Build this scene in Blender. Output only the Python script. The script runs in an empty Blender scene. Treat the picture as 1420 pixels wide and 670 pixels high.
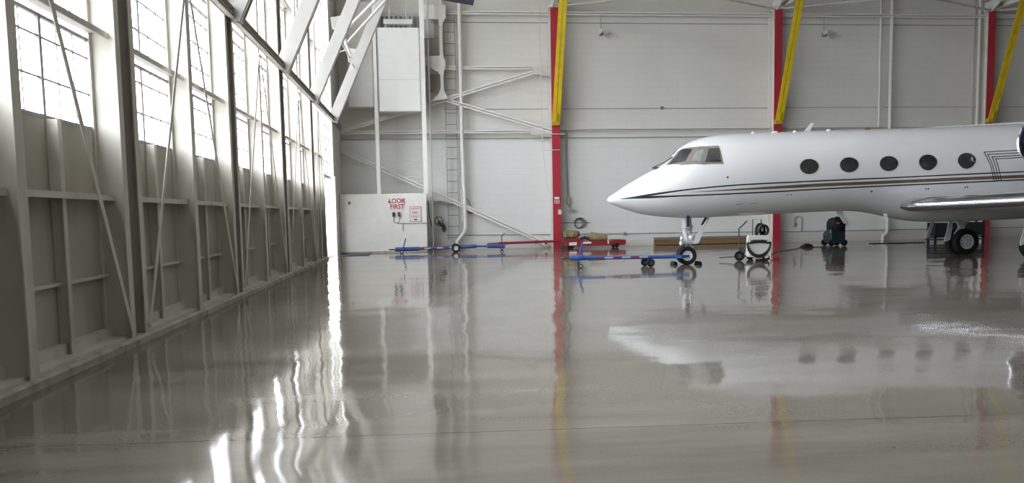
import bpy, bmesh, math, random
from mathutils import Vector, Matrix
random.seed(7)
COL = bpy.context.scene.collection
PI = math.pi

# ---------------------------------------------------------------- materials
def mat(name, col, rough=0.5, metal=0.0, var=0.06, scale=3.0, grime=None, grime_amt=0.0, bump=0.0, bscale=40.0, coat=0.0, spec=0.5, stretch=(1, 1, 1)):
    m = bpy.data.materials.new(name); m.use_nodes = True
    nt = m.node_tree; N = nt.nodes; L = nt.links
    b = N['Principled BSDF']
    b.inputs['Roughness'].default_value = rough; b.inputs['Metallic'].default_value = metal
    b.inputs['Coat Weight'].default_value = coat; b.inputs['Coat Roughness'].default_value = 0.08
    b.inputs['Specular IOR Level'].default_value = spec
    tc = N.new('ShaderNodeTexCoord'); mp = N.new('ShaderNodeMapping'); mp.inputs['Scale'].default_value = stretch
    L.new(tc.outputs['Object'], mp.inputs['Vector'])
    nz = N.new('ShaderNodeTexNoise'); nz.inputs['Scale'].default_value = scale; nz.inputs['Detail'].default_value = 5
    L.new(mp.outputs['Vector'], nz.inputs['Vector'])
    cr = N.new('ShaderNodeValToRGB')
    cr.color_ramp.elements[0].position = 0.3; cr.color_ramp.elements[1].position = 0.7
    cr.color_ramp.elements[0].color = tuple(c*(1-var) for c in col)+(1,)
    cr.color_ramp.elements[1].color = tuple(min(1, c*(1+var)) for c in col)+(1,)
    L.new(nz.outputs['Fac'], cr.inputs['Fac'])
    out = cr.outputs['Color']
    if grime:
        n2 = N.new('ShaderNodeTexNoise'); n2.inputs['Scale'].default_value = scale*2.3; n2.inputs['Detail'].default_value = 8
        L.new(mp.outputs['Vector'], n2.inputs['Vector'])
        r2 = N.new('ShaderNodeValToRGB'); r2.color_ramp.elements[0].position = 0.5; r2.color_ramp.elements[1].position = 0.75
        r2.color_ramp.elements[0].color = (0, 0, 0, 1); r2.color_ramp.elements[1].color = (grime_amt,)*3+(1,)
        L.new(n2.outputs['Fac'], r2.inputs['Fac'])
        mx = N.new('ShaderNodeMix'); mx.data_type = 'RGBA'
        L.new(r2.outputs['Color'], mx.inputs['Factor']); L.new(out, mx.inputs['A']); mx.inputs['B'].default_value = grime+(1,)
        out = mx.outputs['Result']
    L.new(out, b.inputs['Base Color'])
    if bump:
        n3 = N.new('ShaderNodeTexNoise'); n3.inputs['Scale'].default_value = bscale; n3.inputs['Detail'].default_value = 4
        L.new(tc.outputs['Object'], n3.inputs['Vector'])
        bp = N.new('ShaderNodeBump'); bp.inputs['Distance'].default_value = bump
        L.new(n3.outputs['Fac'], bp.inputs['Height']); L.new(bp.outputs['Normal'], b.inputs['Normal'])
    return m

M = {}
M['white_steel'] = mat('white_painted_steel', (0.66, 0.65, 0.61), 0.45, var=0.05, grime=(0.4, 0.36, 0.3), grime_amt=0.35, scale=1.2)
M['door_sheet'] = mat('grey_door_sheet', (0.43, 0.405, 0.345), 0.6, var=0.08, grime=(0.27, 0.23, 0.17), grime_amt=0.45, scale=0.9, stretch=(1, 1, 0.4))
M['door_steel'] = mat('grey_door_steel', (0.56, 0.535, 0.475), 0.5, var=0.07, grime=(0.22, 0.19, 0.14), grime_amt=0.4, scale=1.1, stretch=(1, 1, 0.5))
M['seal'] = mat('dark_door_seal', (0.2, 0.19, 0.17), 0.7)
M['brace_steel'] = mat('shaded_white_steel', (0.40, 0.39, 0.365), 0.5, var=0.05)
M['curb'] = mat('worn_curb_concrete', (0.42, 0.4, 0.34), 0.8, var=0.15, grime=(0.12, 0.1, 0.08), grime_amt=0.7, scale=1.6, bump=0.004)
M['muntin'] = mat('window_steel', (0.3, 0.3, 0.31), 0.5)
M['bright_steel'] = mat('bright_white_steel', (0.86, 0.85, 0.81), 0.5, var=0.03)
M['panel_white'] = mat('panel_white', (0.66, 0.655, 0.62), 0.5, var=0.03, grime=(0.45, 0.4, 0.32), grime_amt=0.25, scale=0.8)
M['box_white'] = mat('box_white', (0.84, 0.84, 0.81), 0.5, var=0.02)
M['red'] = mat('red_enamel', (0.44, 0.028, 0.05), 0.4, var=0.08, scale=2, grime=(0.2, 0.02, 0.03), grime_amt=0.3)
M['red_machine'] = mat('red_machine_enamel', (0.27, 0.02, 0.03), 0.4, var=0.15, scale=5, grime=(0.12, 0.03, 0.03), grime_amt=0.5)
M['yellow'] = mat('yellow_enamel', (0.76, 0.55, 0.012), 0.4, var=0.08, scale=2, grime=(0.35, 0.25, 0.03), grime_amt=0.4)
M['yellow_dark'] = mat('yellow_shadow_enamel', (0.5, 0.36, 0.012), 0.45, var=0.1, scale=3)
M['blue'] = mat('blue_enamel', (0.03, 0.095, 0.32), 0.4, var=0.12, scale=6)
M['stripe_red'] = mat('reflective_red', (0.25, 0.03, 0.07), 0.4)
M['stripe_white'] = mat('reflective_white', (0.42, 0.42, 0.5), 0.4)
M['rubber'] = mat('black_rubber', (0.01, 0.01, 0.011), 0.75, var=0.2, scale=9, spec=0.25)
M['black'] = mat('black_plastic', (0.02, 0.02, 0.022), 0.45, var=0.2)
M['dark_steel'] = mat('dark_steel', (0.09, 0.09, 0.1), 0.45, metal=0.5, var=0.2)
M['chrome'] = mat('polished_metal', (0.6, 0.61, 0.66), 0.18, metal=1.0, var=0.04)
M['gear_silver'] = mat('silver_gear_paint', (0.62, 0.64, 0.66), 0.35, metal=0.3, var=0.1, scale=8)
M['jet_white'] = mat('jet_white_gloss', (0.70, 0.72, 0.74), 0.22, var=0.015, scale=0.6, coat=0.5)
M['jet_belly'] = mat('jet_grey_gloss', (0.55, 0.56, 0.57), 0.35, var=0.05, scale=2)
M['line_black'] = mat('trim_black', (0.012, 0.013, 0.022), 0.3, var=0.1)
M['line_brown'] = mat('trim_bronze', (0.14, 0.095, 0.065), 0.3, var=0.1)
M['win_frame'] = mat('bronze_window_frame', (0.24, 0.215, 0.19), 0.35, metal=0.3, var=0.1, scale=6)
M['win_rim'] = mat('pale_window_rim', (0.62, 0.63, 0.62), 0.3)
M['cabin_glass'] = mat('dark_cabin_glass', (0.03, 0.035, 0.032), 0.06, var=0.5, scale=3, coat=1.0)
M['cock_glass'] = mat('cockpit_glass', (0.028, 0.035, 0.036), 0.05, var=0.6, scale=2.5, coat=1.0)
M['cock_glass_pale'] = mat('pale_cockpit_glass', (0.25, 0.29, 0.26), 0.08, var=0.15, scale=2, coat=1.0)
M['beacon'] = mat('red_beacon', (0.3, 0.02, 0.02), 0.2)
M['wood'] = mat('brown_timber', (0.2, 0.125, 0.055), 0.7, var=0.25, scale=2.5, stretch=(0.3, 4, 4))
M['canvas'] = mat('tan_canvas', (0.30, 0.25, 0.15), 0.85, var=0.25, scale=9, bump=0.01, bscale=14)
M['sack'] = mat('sack_cloth', (0.26, 0.19, 0.10), 0.9, var=0.6, scale=9, bump=0.01, bscale=20)
M['green'] = mat('green_strap', (0.2, 0.35, 0.05), 0.8)
M['teal'] = mat('teal_plastic', (0.008, 0.026, 0.033), 0.4, var=0.2, scale=4)
M['navy'] = mat('navy_paint', (0.012, 0.016, 0.05), 0.5, var=0.2)
M['grey_conduit'] = mat('grey_conduit', (0.36, 0.36, 0.36), 0.5, var=0.1)
M['wall_grey_mark'] = mat('dim_grey_paint', (0.2, 0.2, 0.2), 0.6, var=0.1)
M['bell'] = mat('faded_red_bell', (0.5, 0.16, 0.14), 0.5)
M['sign_red'] = mat('sign_red_ink', (0.4, 0.02, 0.035), 0.5)
M['sign_white'] = mat('sign_white_board', (0.85, 0.82, 0.83), 0.45, var=0.02)
M['sign_black'] = mat('sign_black_ink', (0.05, 0.02, 0.03), 0.5)
M['lamp_lens'] = mat('lamp_lens', (0.8, 0.8, 0.8), 0.2)

def wall_mat(name, col, brick=True):
    m = bpy.data.materials.new(name); m.use_nodes = True
    nt = m.node_tree; N = nt.nodes; L = nt.links; b = N['Principled BSDF']; b.inputs['Roughness'].default_value = 0.6
    tc = N.new('ShaderNodeTexCoord'); sp = N.new('ShaderNodeSeparateXYZ'); cb = N.new('ShaderNodeCombineXYZ')
    L.new(tc.outputs['Object'], sp.inputs[0]); L.new(sp.outputs['X'], cb.inputs['X']); L.new(sp.outputs['Z'], cb.inputs['Y'])
    br = N.new('ShaderNodeTexBrick'); br.inputs['Scale'].default_value = 1.0
    br.inputs['Brick Width'].default_value = 0.8; br.inputs['Row Height'].default_value = 0.3
    br.inputs['Mortar Size'].default_value = 0.018; br.inputs['Mortar Smooth'].default_value = 0.6
    br.inputs['Color1'].default_value = col+(1,); br.inputs['Color2'].default_value = tuple(c*0.99 for c in col)+(1,)
    br.inputs['Mortar'].default_value = tuple(c*0.955 for c in col)+(1,)
    L.new(cb.outputs[0], br.inputs['Vector'])
    nz = N.new('ShaderNodeTexNoise'); nz.inputs['Scale'].default_value = 0.35; nz.inputs['Detail'].default_value = 6
    L.new(tc.outputs['Object'], nz.inputs['Vector'])
    cr = N.new('ShaderNodeValToRGB'); cr.color_ramp.elements[0].position = 0.3; cr.color_ramp.elements[1].position = 0.7
    cr.color_ramp.elements[0].color = (0.93, 0.93, 0.92, 1); cr.color_ramp.elements[1].color = (1, 1, 1, 1)
    L.new(nz.outputs['Fac'], cr.inputs['Fac'])
    mx = N.new('ShaderNodeMix'); mx.data_type = 'RGBA'; mx.blend_type = 'MULTIPLY'; mx.inputs['Factor'].default_value = 1
    L.new(br.outputs['Color'], mx.inputs['A']); L.new(cr.outputs['Color'], mx.inputs['B'])
    # grime towards the foot of the wall
    mr = N.new('ShaderNodeMapRange'); mr.inputs['From Min'].default_value = 0.0; mr.inputs['From Max'].default_value = 0.6
    mr.inputs['To Min'].default_value = 0.45; mr.inputs['To Max'].default_value = 0.0
    L.new(sp.outputs['Z'], mr.inputs['Value'])
    m2 = N.new('ShaderNodeMix'); m2.data_type = 'RGBA'; L.new(mr.outputs['Result'], m2.inputs['Factor'])
    L.new(mx.outputs['Result'], m2.inputs['A']); m2.inputs['B'].default_value = (0.36, 0.31, 0.24, 1)
    L.new(m2.outputs['Result'], b.inputs['Base Color'])
    bp = N.new('ShaderNodeBump'); bp.inputs['Distance'].default_value = 0.006
    L.new(br.outputs['Fac'], bp.inputs['Height']); bp.inputs['Strength'].default_value = 0.35; bp.invert = True; L.new(bp.outputs['Normal'], b.inputs['Normal'])
    return m
M['wall'] = wall_mat('white_block_wall', (0.765, 0.755, 0.715))
M['wall_low'] = wall_mat('white_block_wall_lower', (0.785, 0.79, 0.785))
M['roof'] = mat('roof_deck', (0.5, 0.49, 0.46), 0.7)
M['dim_wall'] = mat('side_wall', (0.6, 0.6, 0.57), 0.7)
M['apron'] = mat('outside_concrete', (0.25, 0.25, 0.24), 0.8)

def floor_mat():
    m = bpy.data.materials.new('polished_concrete'); m.use_nodes = True
    nt = m.node_tree; N = nt.nodes; L = nt.links; b = N['Principled BSDF']
    tc = N.new('ShaderNodeTexCoord')
    def noise(scale, stretch, detail=5, rough=0.5):
        mp = N.new('ShaderNodeMapping'); mp.inputs['Scale'].default_value = stretch; L.new(tc.outputs['Object'], mp.inputs['Vector'])
        n = N.new('ShaderNodeTexNoise'); n.inputs['Scale'].default_value = scale; n.inputs['Detail'].default_value = detail; n.inputs['Roughness'].default_value = rough
        L.new(mp.outputs['Vector'], n.inputs['Vector']); return n.outputs['Fac']
    def ramp(f, a, c, p0=0.3, p1=0.7):
        r = N.new('ShaderNodeValToRGB'); r.color_ramp.elements[0].position = p0; r.color_ramp.elements[1].position = p1
        r.color_ramp.elements[0].color = a+(1,); r.color_ramp.elements[1].color = c+(1,); L.new(f, r.inputs['Fac']); return r.outputs['Color']
    def mul(a, c, fac=1.0):
        x = N.new('ShaderNodeMix'); x.data_type = 'RGBA'; x.blend_type = 'MULTIPLY'; x.inputs['Factor'].default_value = fac
        L.new(a, x.inputs['A']); L.new(c, x.inputs['B']); return x.outputs['Result']
    base = ramp(noise(0.5, (0.45, 1.0, 1), 7, 0.6), (0.155, 0.139, 0.114), (0.222, 0.202, 0.168))
    base = mul(base, ramp(noise(1.3, (0.22, 1.7, 1), 6, 0.6), (0.68, 0.68, 0.67), (1.06, 1.06, 1.05)))
    base = mul(base, ramp(noise(45, (1, 1, 1), 3), (0.86, 0.86, 0.85), (1, 1, 1), 0.25, 0.75))
    # saw-cut joints: two across the hall, some along it
    sp = N.new('ShaderNodeSeparateXYZ'); L.new(tc.outputs['Object'], sp.inputs[0])
    def joint(axis, at, width):
        a = N.new('ShaderNodeMath'); a.operation = 'SUBTRACT'; L.new(sp.outputs[axis], a.inputs[0]); a.inputs[1].default_value = at
        if axis == 'Y':
            k = N.new('ShaderNodeMath'); k.operation = 'MULTIPLY_ADD'; L.new(sp.outputs['X'], k.inputs[0]); k.inputs[1].default_value = 0.045; L.new(a.outputs[0], k.inputs[2]); a = k
        c = N.new('ShaderNodeMath'); c.operation = 'ABSOLUTE'; L.new(a.outputs[0], c.inputs[0])
        d = N.new('ShaderNodeMapRange'); d.inputs['From Min'].default_value = width*0.4; d.inputs['From Max'].default_value = width
        d.inputs['To Min'].default_value = 0.35; d.inputs['To Max'].default_value = 1.0; L.new(c.outputs[0], d.inputs['Value']); return d.outputs['Result']
    for ax, at, w in (('Y', 5.75, 0.011), ('Y', 18.3, 0.02)):
        j = joint(ax, at, w)
        x = N.new('ShaderNodeMix'); x.data_type = 'RGBA'; x.blend_type = 'MULTIPLY'; x.inputs['Factor'].default_value = 1
        L.new(base, x.inputs['A']); L.new(j, x.inputs['B']); base = x.outputs['Result']
    L.new(base, b.inputs['Base Color'])
    rr = N.new('ShaderNodeMapRange'); rr.inputs['From Min'].default_value = 0.35; rr.inputs['From Max'].default_value = 0.7
    rr.inputs['To Min'].default_value = 0.05; rr.inputs['To Max'].default_value = 0.10
    L.new(noise(0.55, (0.25, 1.2, 1), 3, 0.5), rr.inputs['Value']); L.new(rr.outputs['Result'], b.inputs['Roughness'])
    b.inputs['IOR'].default_value = 1.5
    # gentle waviness of the trowelled surface: small tilts of the normal
    def tilt(scale, stretch, ax, ay, seed):
        mp = N.new('ShaderNodeMapping'); mp.inputs['Scale'].default_value = stretch; mp.inputs['Location'].default_value = (seed, seed*0.7, 0.37); L.new(tc.outputs['Object'], mp.inputs['Vector'])
        n = N.new('ShaderNodeTexNoise'); n.inputs['Scale'].default_value = scale; n.inputs['Detail'].default_value = 1.0; L.new(mp.outputs['Vector'], n.inputs['Vector'])
        sb = N.new('ShaderNodeVectorMath'); sb.operation = 'SUBTRACT'; L.new(n.outputs['Color'], sb.inputs[0]); sb.inputs[1].default_value = (0.5, 0.5, 0.5)
        ml = N.new('ShaderNodeVectorMath'); ml.operation = 'MULTIPLY'; L.new(sb.outputs[0], ml.inputs[0]); ml.inputs[1].default_value = (ax, ay, 0); return ml.outputs[0]
    ad = N.new('ShaderNodeVectorMath'); ad.operation = 'ADD'; L.new(tilt(0.75, (0.7, 1.25, 1), 0.05, 0.022, 3.1), ad.inputs[0]); L.new(tilt(1.8, (0.7, 1.3, 1), 0.03, 0.016, 8.3), ad.inputs[1])
    a2 = N.new('ShaderNodeVectorMath'); a2.operation = 'ADD'; L.new(ad.outputs[0], a2.inputs[0]); a2.inputs[1].default_value = (0, 0, 1)
    nm = N.new('ShaderNodeVectorMath'); nm.operation = 'NORMALIZE'; L.new(a2.outputs[0], nm.inputs[0]); L.new(nm.outputs[0], b.inputs['Normal'])
    return m
M['floor'] = floor_mat()

def glass_mat():
    m = bpy.data.materials.new('dusty_window_glass'); m.use_nodes = True
    nt = m.node_tree; N = nt.nodes; L = nt.links; N.remove(N['Principled BSDF'])
    tr = N.new('ShaderNodeBsdfTransparent'); tr.inputs['Color'].default_value = (0.96, 0.97, 1.0, 1)
    gl = N.new('ShaderNodeBsdfGlossy'); gl.inputs['Roughness'].default_value = 0.06
    fr = N.new('ShaderNodeFresnel'); fr.inputs['IOR'].default_value = 1.3
    ml = N.new('ShaderNodeMath'); ml.operation = 'MULTIPLY'; ml.inputs[1].default_value = 0.15; L.new(fr.outputs[0], ml.inputs[0])
    mx = N.new('ShaderNodeMixShader'); L.new(ml.outputs[0], mx.inputs[0]); L.new(tr.outputs[0], mx.inputs[1]); L.new(gl.outputs[0], mx.inputs[2])
    L.new(mx.outputs[0], N['Material Output'].inputs['Surface'])
    return m
M['glass'] = glass_mat()

# ---------------------------------------------------------------- mesh builder
def attach(o, parent):
    # meshes are drawn in room coordinates; the inverse keeps them there under an Empty that stands at the thing's base
    if parent is not None:
        o.parent = parent
        if parent.type == 'EMPTY': o.matrix_parent_inverse = Matrix.Translation(-parent.location)

class MB:
    def __init__(self): self.v = []; self.f = []; self.mi = []; self.cur = 0
    def add(self, vs, fs, mi=None):
        o = len(self.v); self.v += [tuple(x) for x in vs]
        for f in fs: self.f.append([i+o for i in f]); self.mi.append(self.cur if mi is None else mi)
        return self
    def box(self, x0, x1, y0, y1, z0, z1, mi=None):
        vs = [(x, y, z) for z in (z0, z1) for y in (y0, y1) for x in (x0, x1)]
        return self.add(vs, [(0, 2, 3, 1), (4, 5, 7, 6), (0, 1, 5, 4), (2, 6, 7, 3), (0, 4, 6, 2), (1, 3, 7, 5)], mi)
    def bar(self, p, q, w, h, up=(0, 0, 1), mi=None, off=(0, 0)):
        p, q = Vector(p), Vector(q); d = (q-p).normalized(); u = Vector(up)
        s = d.cross(u)
        if s.length < 1e-5: s = d.cross(Vector((1, 0, 0)))
        s.normalize(); u = s.cross(d).normalized()
        vs = []
        for c in (p, q):
            for a, b in ((-1, -1), (1, -1), (1, 1), (-1, 1)):
                vs.append(c+s*(a*w/2+off[0])+u*(b*h/2+off[1]))
        return self.add(vs, [(0, 3, 2, 1), (4, 5, 6, 7), (0, 1, 5, 4), (1, 2, 6, 5), (2, 3, 7, 6), (3, 0, 4, 7)], mi)
    def ibeam(self, p, q, w, h, t=0.02, up=(0, 0, 1), mi=None):
        self.bar(p, q, w, t, up, mi, (0, h/2-t/2)); self.bar(p, q, w, t, up, mi, (0, -h/2+t/2)); return self.bar(p, q, t, h-2*t, up, mi)
    def tube(self, pts, r, n=10, mi=None, closed=False, cap=True):
        pts = [Vector(p) for p in pts]; rings = []; N = len(pts); ref = None
        for i, p in enumerate(pts):
            a = pts[(i-1) % N] if (closed or i > 0) else p; b = pts[(i+1) % N] if (closed or i < N-1) else p
            d = (b-a).normalized()
            if ref is None:
                ref = d.orthogonal().normalized()
            else:
                ref = (ref-d*ref.dot(d))
                ref = ref.normalized() if ref.length > 1e-6 else d.orthogonal().normalized()
            s = d.cross(ref); rr = r[i] if isinstance(r, (list, tuple)) else r
            rings.append([p+(ref*math.cos(2*PI*k/n)+s*math.sin(2*PI*k/n))*rr for k in range(n)])
        vs = [v for ring in rings for v in ring]; fs = []
        for i in range(N if closed else N-1):
            j = (i+1) % N
            for k in range(n):
                fs.append((i*n+k, i*n+(k+1) % n, j*n+(k+1) % n, j*n+k))
        if not closed and cap: fs += [tuple(range(n))[::-1], tuple((N-1)*n+k for k in range(n))]
        return self.add(vs, fs, mi)
    def cyl(self, p, q, r, n=20, mi=None): return self.tube([p, q], r, n, mi)
    def lathe(self, prof, c, axis, n=28, mi=None, mis=None):
        """prof: [(radius, distance along the axis)]"""
        ax = Vector(axis).normalized(); a = ax.orthogonal().normalized(); b = ax.cross(a); c = Vector(c)
        vs = []; fs = []; ms = []
        for r, t in prof:
            for k in range(n):
                an = 2*PI*k/n; vs.append(c+ax*t+(a*math.cos(an)+b*math.sin(an))*r)
        for i in range(len(prof)-1):
            for k in range(n):
                fs.append((i*n+k, i*n+(k+1) % n, (i+1)*n+(k+1) % n, (i+1)*n+k)); ms.append(mis[i] if mis else (self.cur if mi is None else mi))
        o = len(self.v); self.v += [tuple(v) for v in vs]
        for f, m in zip(fs, ms): self.f.append([i+o for i in f]); self.mi.append(m)
        return self
    def torus(self, c, axis, R, r, n=28, k=10, mi=None, sx=1.0, sy=1.0, arc=None):
        ax = Vector(axis).normalized(); a = Vector((0, 0, 1)) if abs(ax.z) < 0.9 else Vector((1, 0, 0)); a = (a-ax*a.dot(ax)).normalized(); b = ax.cross(a); c = Vector(c)
        pts = [c+(a*math.cos(2*PI*i/n)*sx+b*math.sin(2*PI*i/n)*sy)*R for i in range(n)]
        return self.tube(pts, r, k, mi, closed=True)
    def prism(self, poly, d0, d1, plane='XZ', mi=None):
        def P(a, b, d): return {'XZ': (a, d, b), 'YZ': (d, a, b), 'XY': (a, b, d)}[plane]
        n = len(poly); vs = [P(a, b, d0) for a, b in poly]+[P(a, b, d1) for a, b in poly]
        fs = [tuple(range(n)), tuple(range(2*n-1, n-1, -1))]+[(i, i+n, (i+1) % n+n, (i+1) % n) for i in range(n)]
        return self.add(vs, fs, mi)
    def grid(self, rows, mi=None, close=False):
        n = len(rows[0]); vs = [p for r in rows for p in r]; fs = []
        for i in range(len(rows)-1):
            for k in range(n if close else n-1):
                fs.append((i*n+k, i*n+(k+1) % n, (i+1)*n+(k+1) % n, (i+1)*n+k))
        return self.add(vs, fs, mi)
    def blob(self, c, rad, n=14, m=9, mi=None, jitter=0.0, power=1.0):
        rows = []
        for i in range(m+1):
            t = PI*i/m; row = []
            for k in range(n):
                a = 2*PI*k/n; j = 1+random.uniform(-jitter, jitter)
                cx, cy = math.cos(a), math.sin(a)
                q = lambda v: math.copysign(abs(v)**power, v)
                row.append((c[0]+rad[0]*q(math.sin(t))*q(cx)*j, c[1]+rad[1]*q(math.sin(t))*q(cy)*j, c[2]+rad[2]*q(math.cos(t))*j))
            rows.append(row)
        return self.grid(rows, mi, close=True)
    def build(self, name, mats, parent=None, smooth=True, bevel=0.0, recalc=True):
        if not isinstance(mats, (list, tuple)): mats = [mats]
        me = bpy.data.meshes.new(name); me.from_pydata(self.v, [], self.f)
        for x in mats: me.materials.append(M[x])
        for p, i in zip(me.polygons, self.mi): p.material_index = min(i, len(mats)-1)
        bm = bmesh.new(); bm.from_mesh(me)
        bmesh.ops.remove_doubles(bm, verts=bm.verts, dist=1e-5)
        if recalc: bmesh.ops.recalc_face_normals(bm, faces=bm.faces)
        bm.to_mesh(me); bm.free()
        if smooth:
            for p in me.polygons: p.use_smooth = True
            me.set_sharp_from_angle(angle=math.radians(35))
        o = bpy.data.objects.new(name, me); COL.objects.link(o)
        attach(o, parent)
        if bevel:
            b = o.modifiers.new('edge', 'BEVEL'); b.width = bevel; b.segments = 2; b.limit_method = 'ANGLE'
        return o

def tag(o, label, cat, group=None):
    o['label'] = label; o['category'] = cat
    if group: o['group'] = group
    return o
def struct(o): o['kind'] = 'structure'; return o
def empty(name, loc=(0, 0, 0)):
    o = bpy.data.objects.new(name, None); COL.objects.link(o); o.location = loc; o.empty_display_size = 0.2; return o
def thing(name, label, cat, loc=(0, 0, 0), group=None): return tag(empty(name, loc), label, cat, group)
def copy_tree(o, parent=None):
    c = o.copy(); COL.objects.link(c); c.parent = parent
    if parent is not None: c.matrix_parent_inverse = o.matrix_parent_inverse.copy()
    for ch in list(o.children): copy_tree(ch, c)
    return c
def text(name, body, size, loc, m, parent=None, sx=1.0, bold=0.0):
    cu = bpy.data.curves.new(name, 'FONT'); cu.body = body; cu.size = size; cu.align_x = 'CENTER'; cu.align_y = 'CENTER'; cu.offset = bold; cu.extrude = 0.002
    t = bpy.data.objects.new(name, cu); COL.objects.link(t)
    bpy.context.view_layer.update()
    me = bpy.data.meshes.new_from_object(t.evaluated_get(bpy.context.evaluated_depsgraph_get()))
    bpy.data.objects.remove(t); bpy.data.curves.remove(cu)
    me.materials.clear(); me.materials.append(M[m])
    me.transform(Matrix.Rotation(PI/2, 4, 'X') @ Matrix.Diagonal((sx, 1, 1, 1)))
    o = bpy.data.objects.new(name, me); COL.objects.link(o); o.location = loc
    attach(o, parent)
    return o

# ---------------------------------------------------------------- hull lines of the airplane
AXY = 23.0
TOPP = [(5.15,1.90),(5.20,1.98),(5.39,2.10),(5.66,2.28),(6.01,2.48),(6.36,2.67),(6.74,2.86),(7.02,3.08),(7.31,3.36),(7.67,3.55),(8.03,3.65),(8.44,3.71),(9.08,3.745),(10.23,3.77),(11.76,3.81),(13.53,3.84),(15.11,3.88),(17.8,3.97),(21.0,4.03),(24.0,4.08),(27.0,4.10),(29.6,4.05)]
BOTP = [(5.15,1.90),(5.20,1.83),(5.39,1.74),(5.73,1.61),(6.14,1.49),(6.63,1.41),(7.18,1.365),(7.83,1.35),(8.53,1.365),(9.24,1.39),(10.1,1.415),(11.25,1.45),(12.1,1.47),(12.6,1.45),(12.96,1.40),(13.41,1.31),(13.78,1.22),(14.44,1.12),(15.26,1.09),(17.5,1.12),(19.5,1.35),(21.5,1.65),(24.0,2.1),(27.0,2.9),(29.6,3.75)]
WIDP = [(5.15,0.0),(5.20,0.09),(5.39,0.24),(5.73,0.41),(6.2,0.60),(6.8,0.80),(7.4,0.965),(8.0,1.08),(8.7,1.16),(9.5,1.19),(20.0,1.19),(22.5,1.08),(25.0,0.80),(27.5,0.45),(29.6,0.12)]
def interp(tab, x):
    if x <= tab[0][0]: return tab[0][1]
    for i in range(len(tab)-1):
        (x0,y0),(x1,y1) = tab[i],tab[i+1]
        if x <= x1:
            h = x1-x0; d = (y1-y0)/h
            def slope(k):
                if k == 0: return (tab[1][1]-tab[0][1])/(tab[1][0]-tab[0][0])
                if k == len(tab)-1: return (tab[k][1]-tab[k-1][1])/(tab[k][0]-tab[k-1][0])
                a = (tab[k][1]-tab[k-1][1])/(tab[k][0]-tab[k-1][0]); b = (tab[k+1][1]-tab[k][1])/(tab[k+1][0]-tab[k][0])
                return 0 if a*b <= 0 else 2*a*b/(a+b)
            m0, m1 = slope(i), slope(i+1); t = (x-x0)/h
            return (2*t**3-3*t*t+1)*y0+(t**3-2*t*t+t)*h*m0+(-2*t**3+3*t*t)*y1+(t**3-t*t)*h*m1
    return tab[-1][1]
def section(x):
    zt, zb, w = interp(TOPP,x), interp(BOTP,x), interp(WIDP,x)
    # cabin circle keeps its centre; the belly fairing only deepens the lower half
    zc = (zt+zb)/2
    if x > 12.1: zc = max(zc, zt-1.175)
    return zc, zt-zc, zc-zb, w
def hull(x, th, off=0.0, side=-1):
    zc,ht,hb,w = section(x)
    s = math.sin(th); h = ht if s >= 0 else hb
    return (x, AXY+side*(w+off)*math.cos(th), zc+(h+off)*s)

WORLD, FILL, EXPO = 13, 150, 0.0
# ---------------------------------------------------------------- the hall shell
TOPZ = 13.4
struct(MB().add([(-3.62, -14, 0), (44, -14, 0), (44, 37, 0), (-3.62, 37, 0)], [(0, 1, 2, 3)]).build('floor', 'floor'))
struct(MB().box(-60, -3.62, -40, 60, -0.3, -0.03).build('ground', 'apron'))
w = MB(); w.box(-3.66, 44, 37.0, 37.3, 4.95, TOPZ, 0); w.box(-3.66, 44, 36.92, 37.3, -0.02, 4.95, 1)
struct(w.build('wall_back', ['wall', 'wall_low'], smooth=False))
struct(MB().box(44, 44.3, -14, 37.3, 0, TOPZ).build('wall_right', 'dim_wall'))
struct(MB().box(-4.1, 44.3, -14, 37.3, TOPZ, TOPZ+0.3).build('ceiling', 'roof'))
struct(MB().box(-4.0, -3.85, -14, -0.65, 0, TOPZ).build('wall_left', 'door_sheet'))
fr = MB(); fr.box(-4.1, 6, -14.3, -14, 0, TOPZ); fr.box(36, 44.3, -14.3, -14, 0, TOPZ); fr.box(6, 36, -14.3, -14, 0, TOPZ)
struct(fr.build('wall_front', 'dim_wall', smooth=False))
cb = MB()
cb.prism([(-4.3, -0.02), (-3.56, -0.02), (-3.56, 0.075), (-3.6, 0.10), (-4.3, 0.12)], -0.6, 5.25, 'XZ')
cb.prism([(-4.3, -0.02), (-3.60, -0.02), (-3.60, 0.075), (-3.64, 0.10), (-4.3, 0.12)], 5.25, 30.75, 'XZ')
struct(cb.build('trim_1', 'curb', smooth=False))

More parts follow.
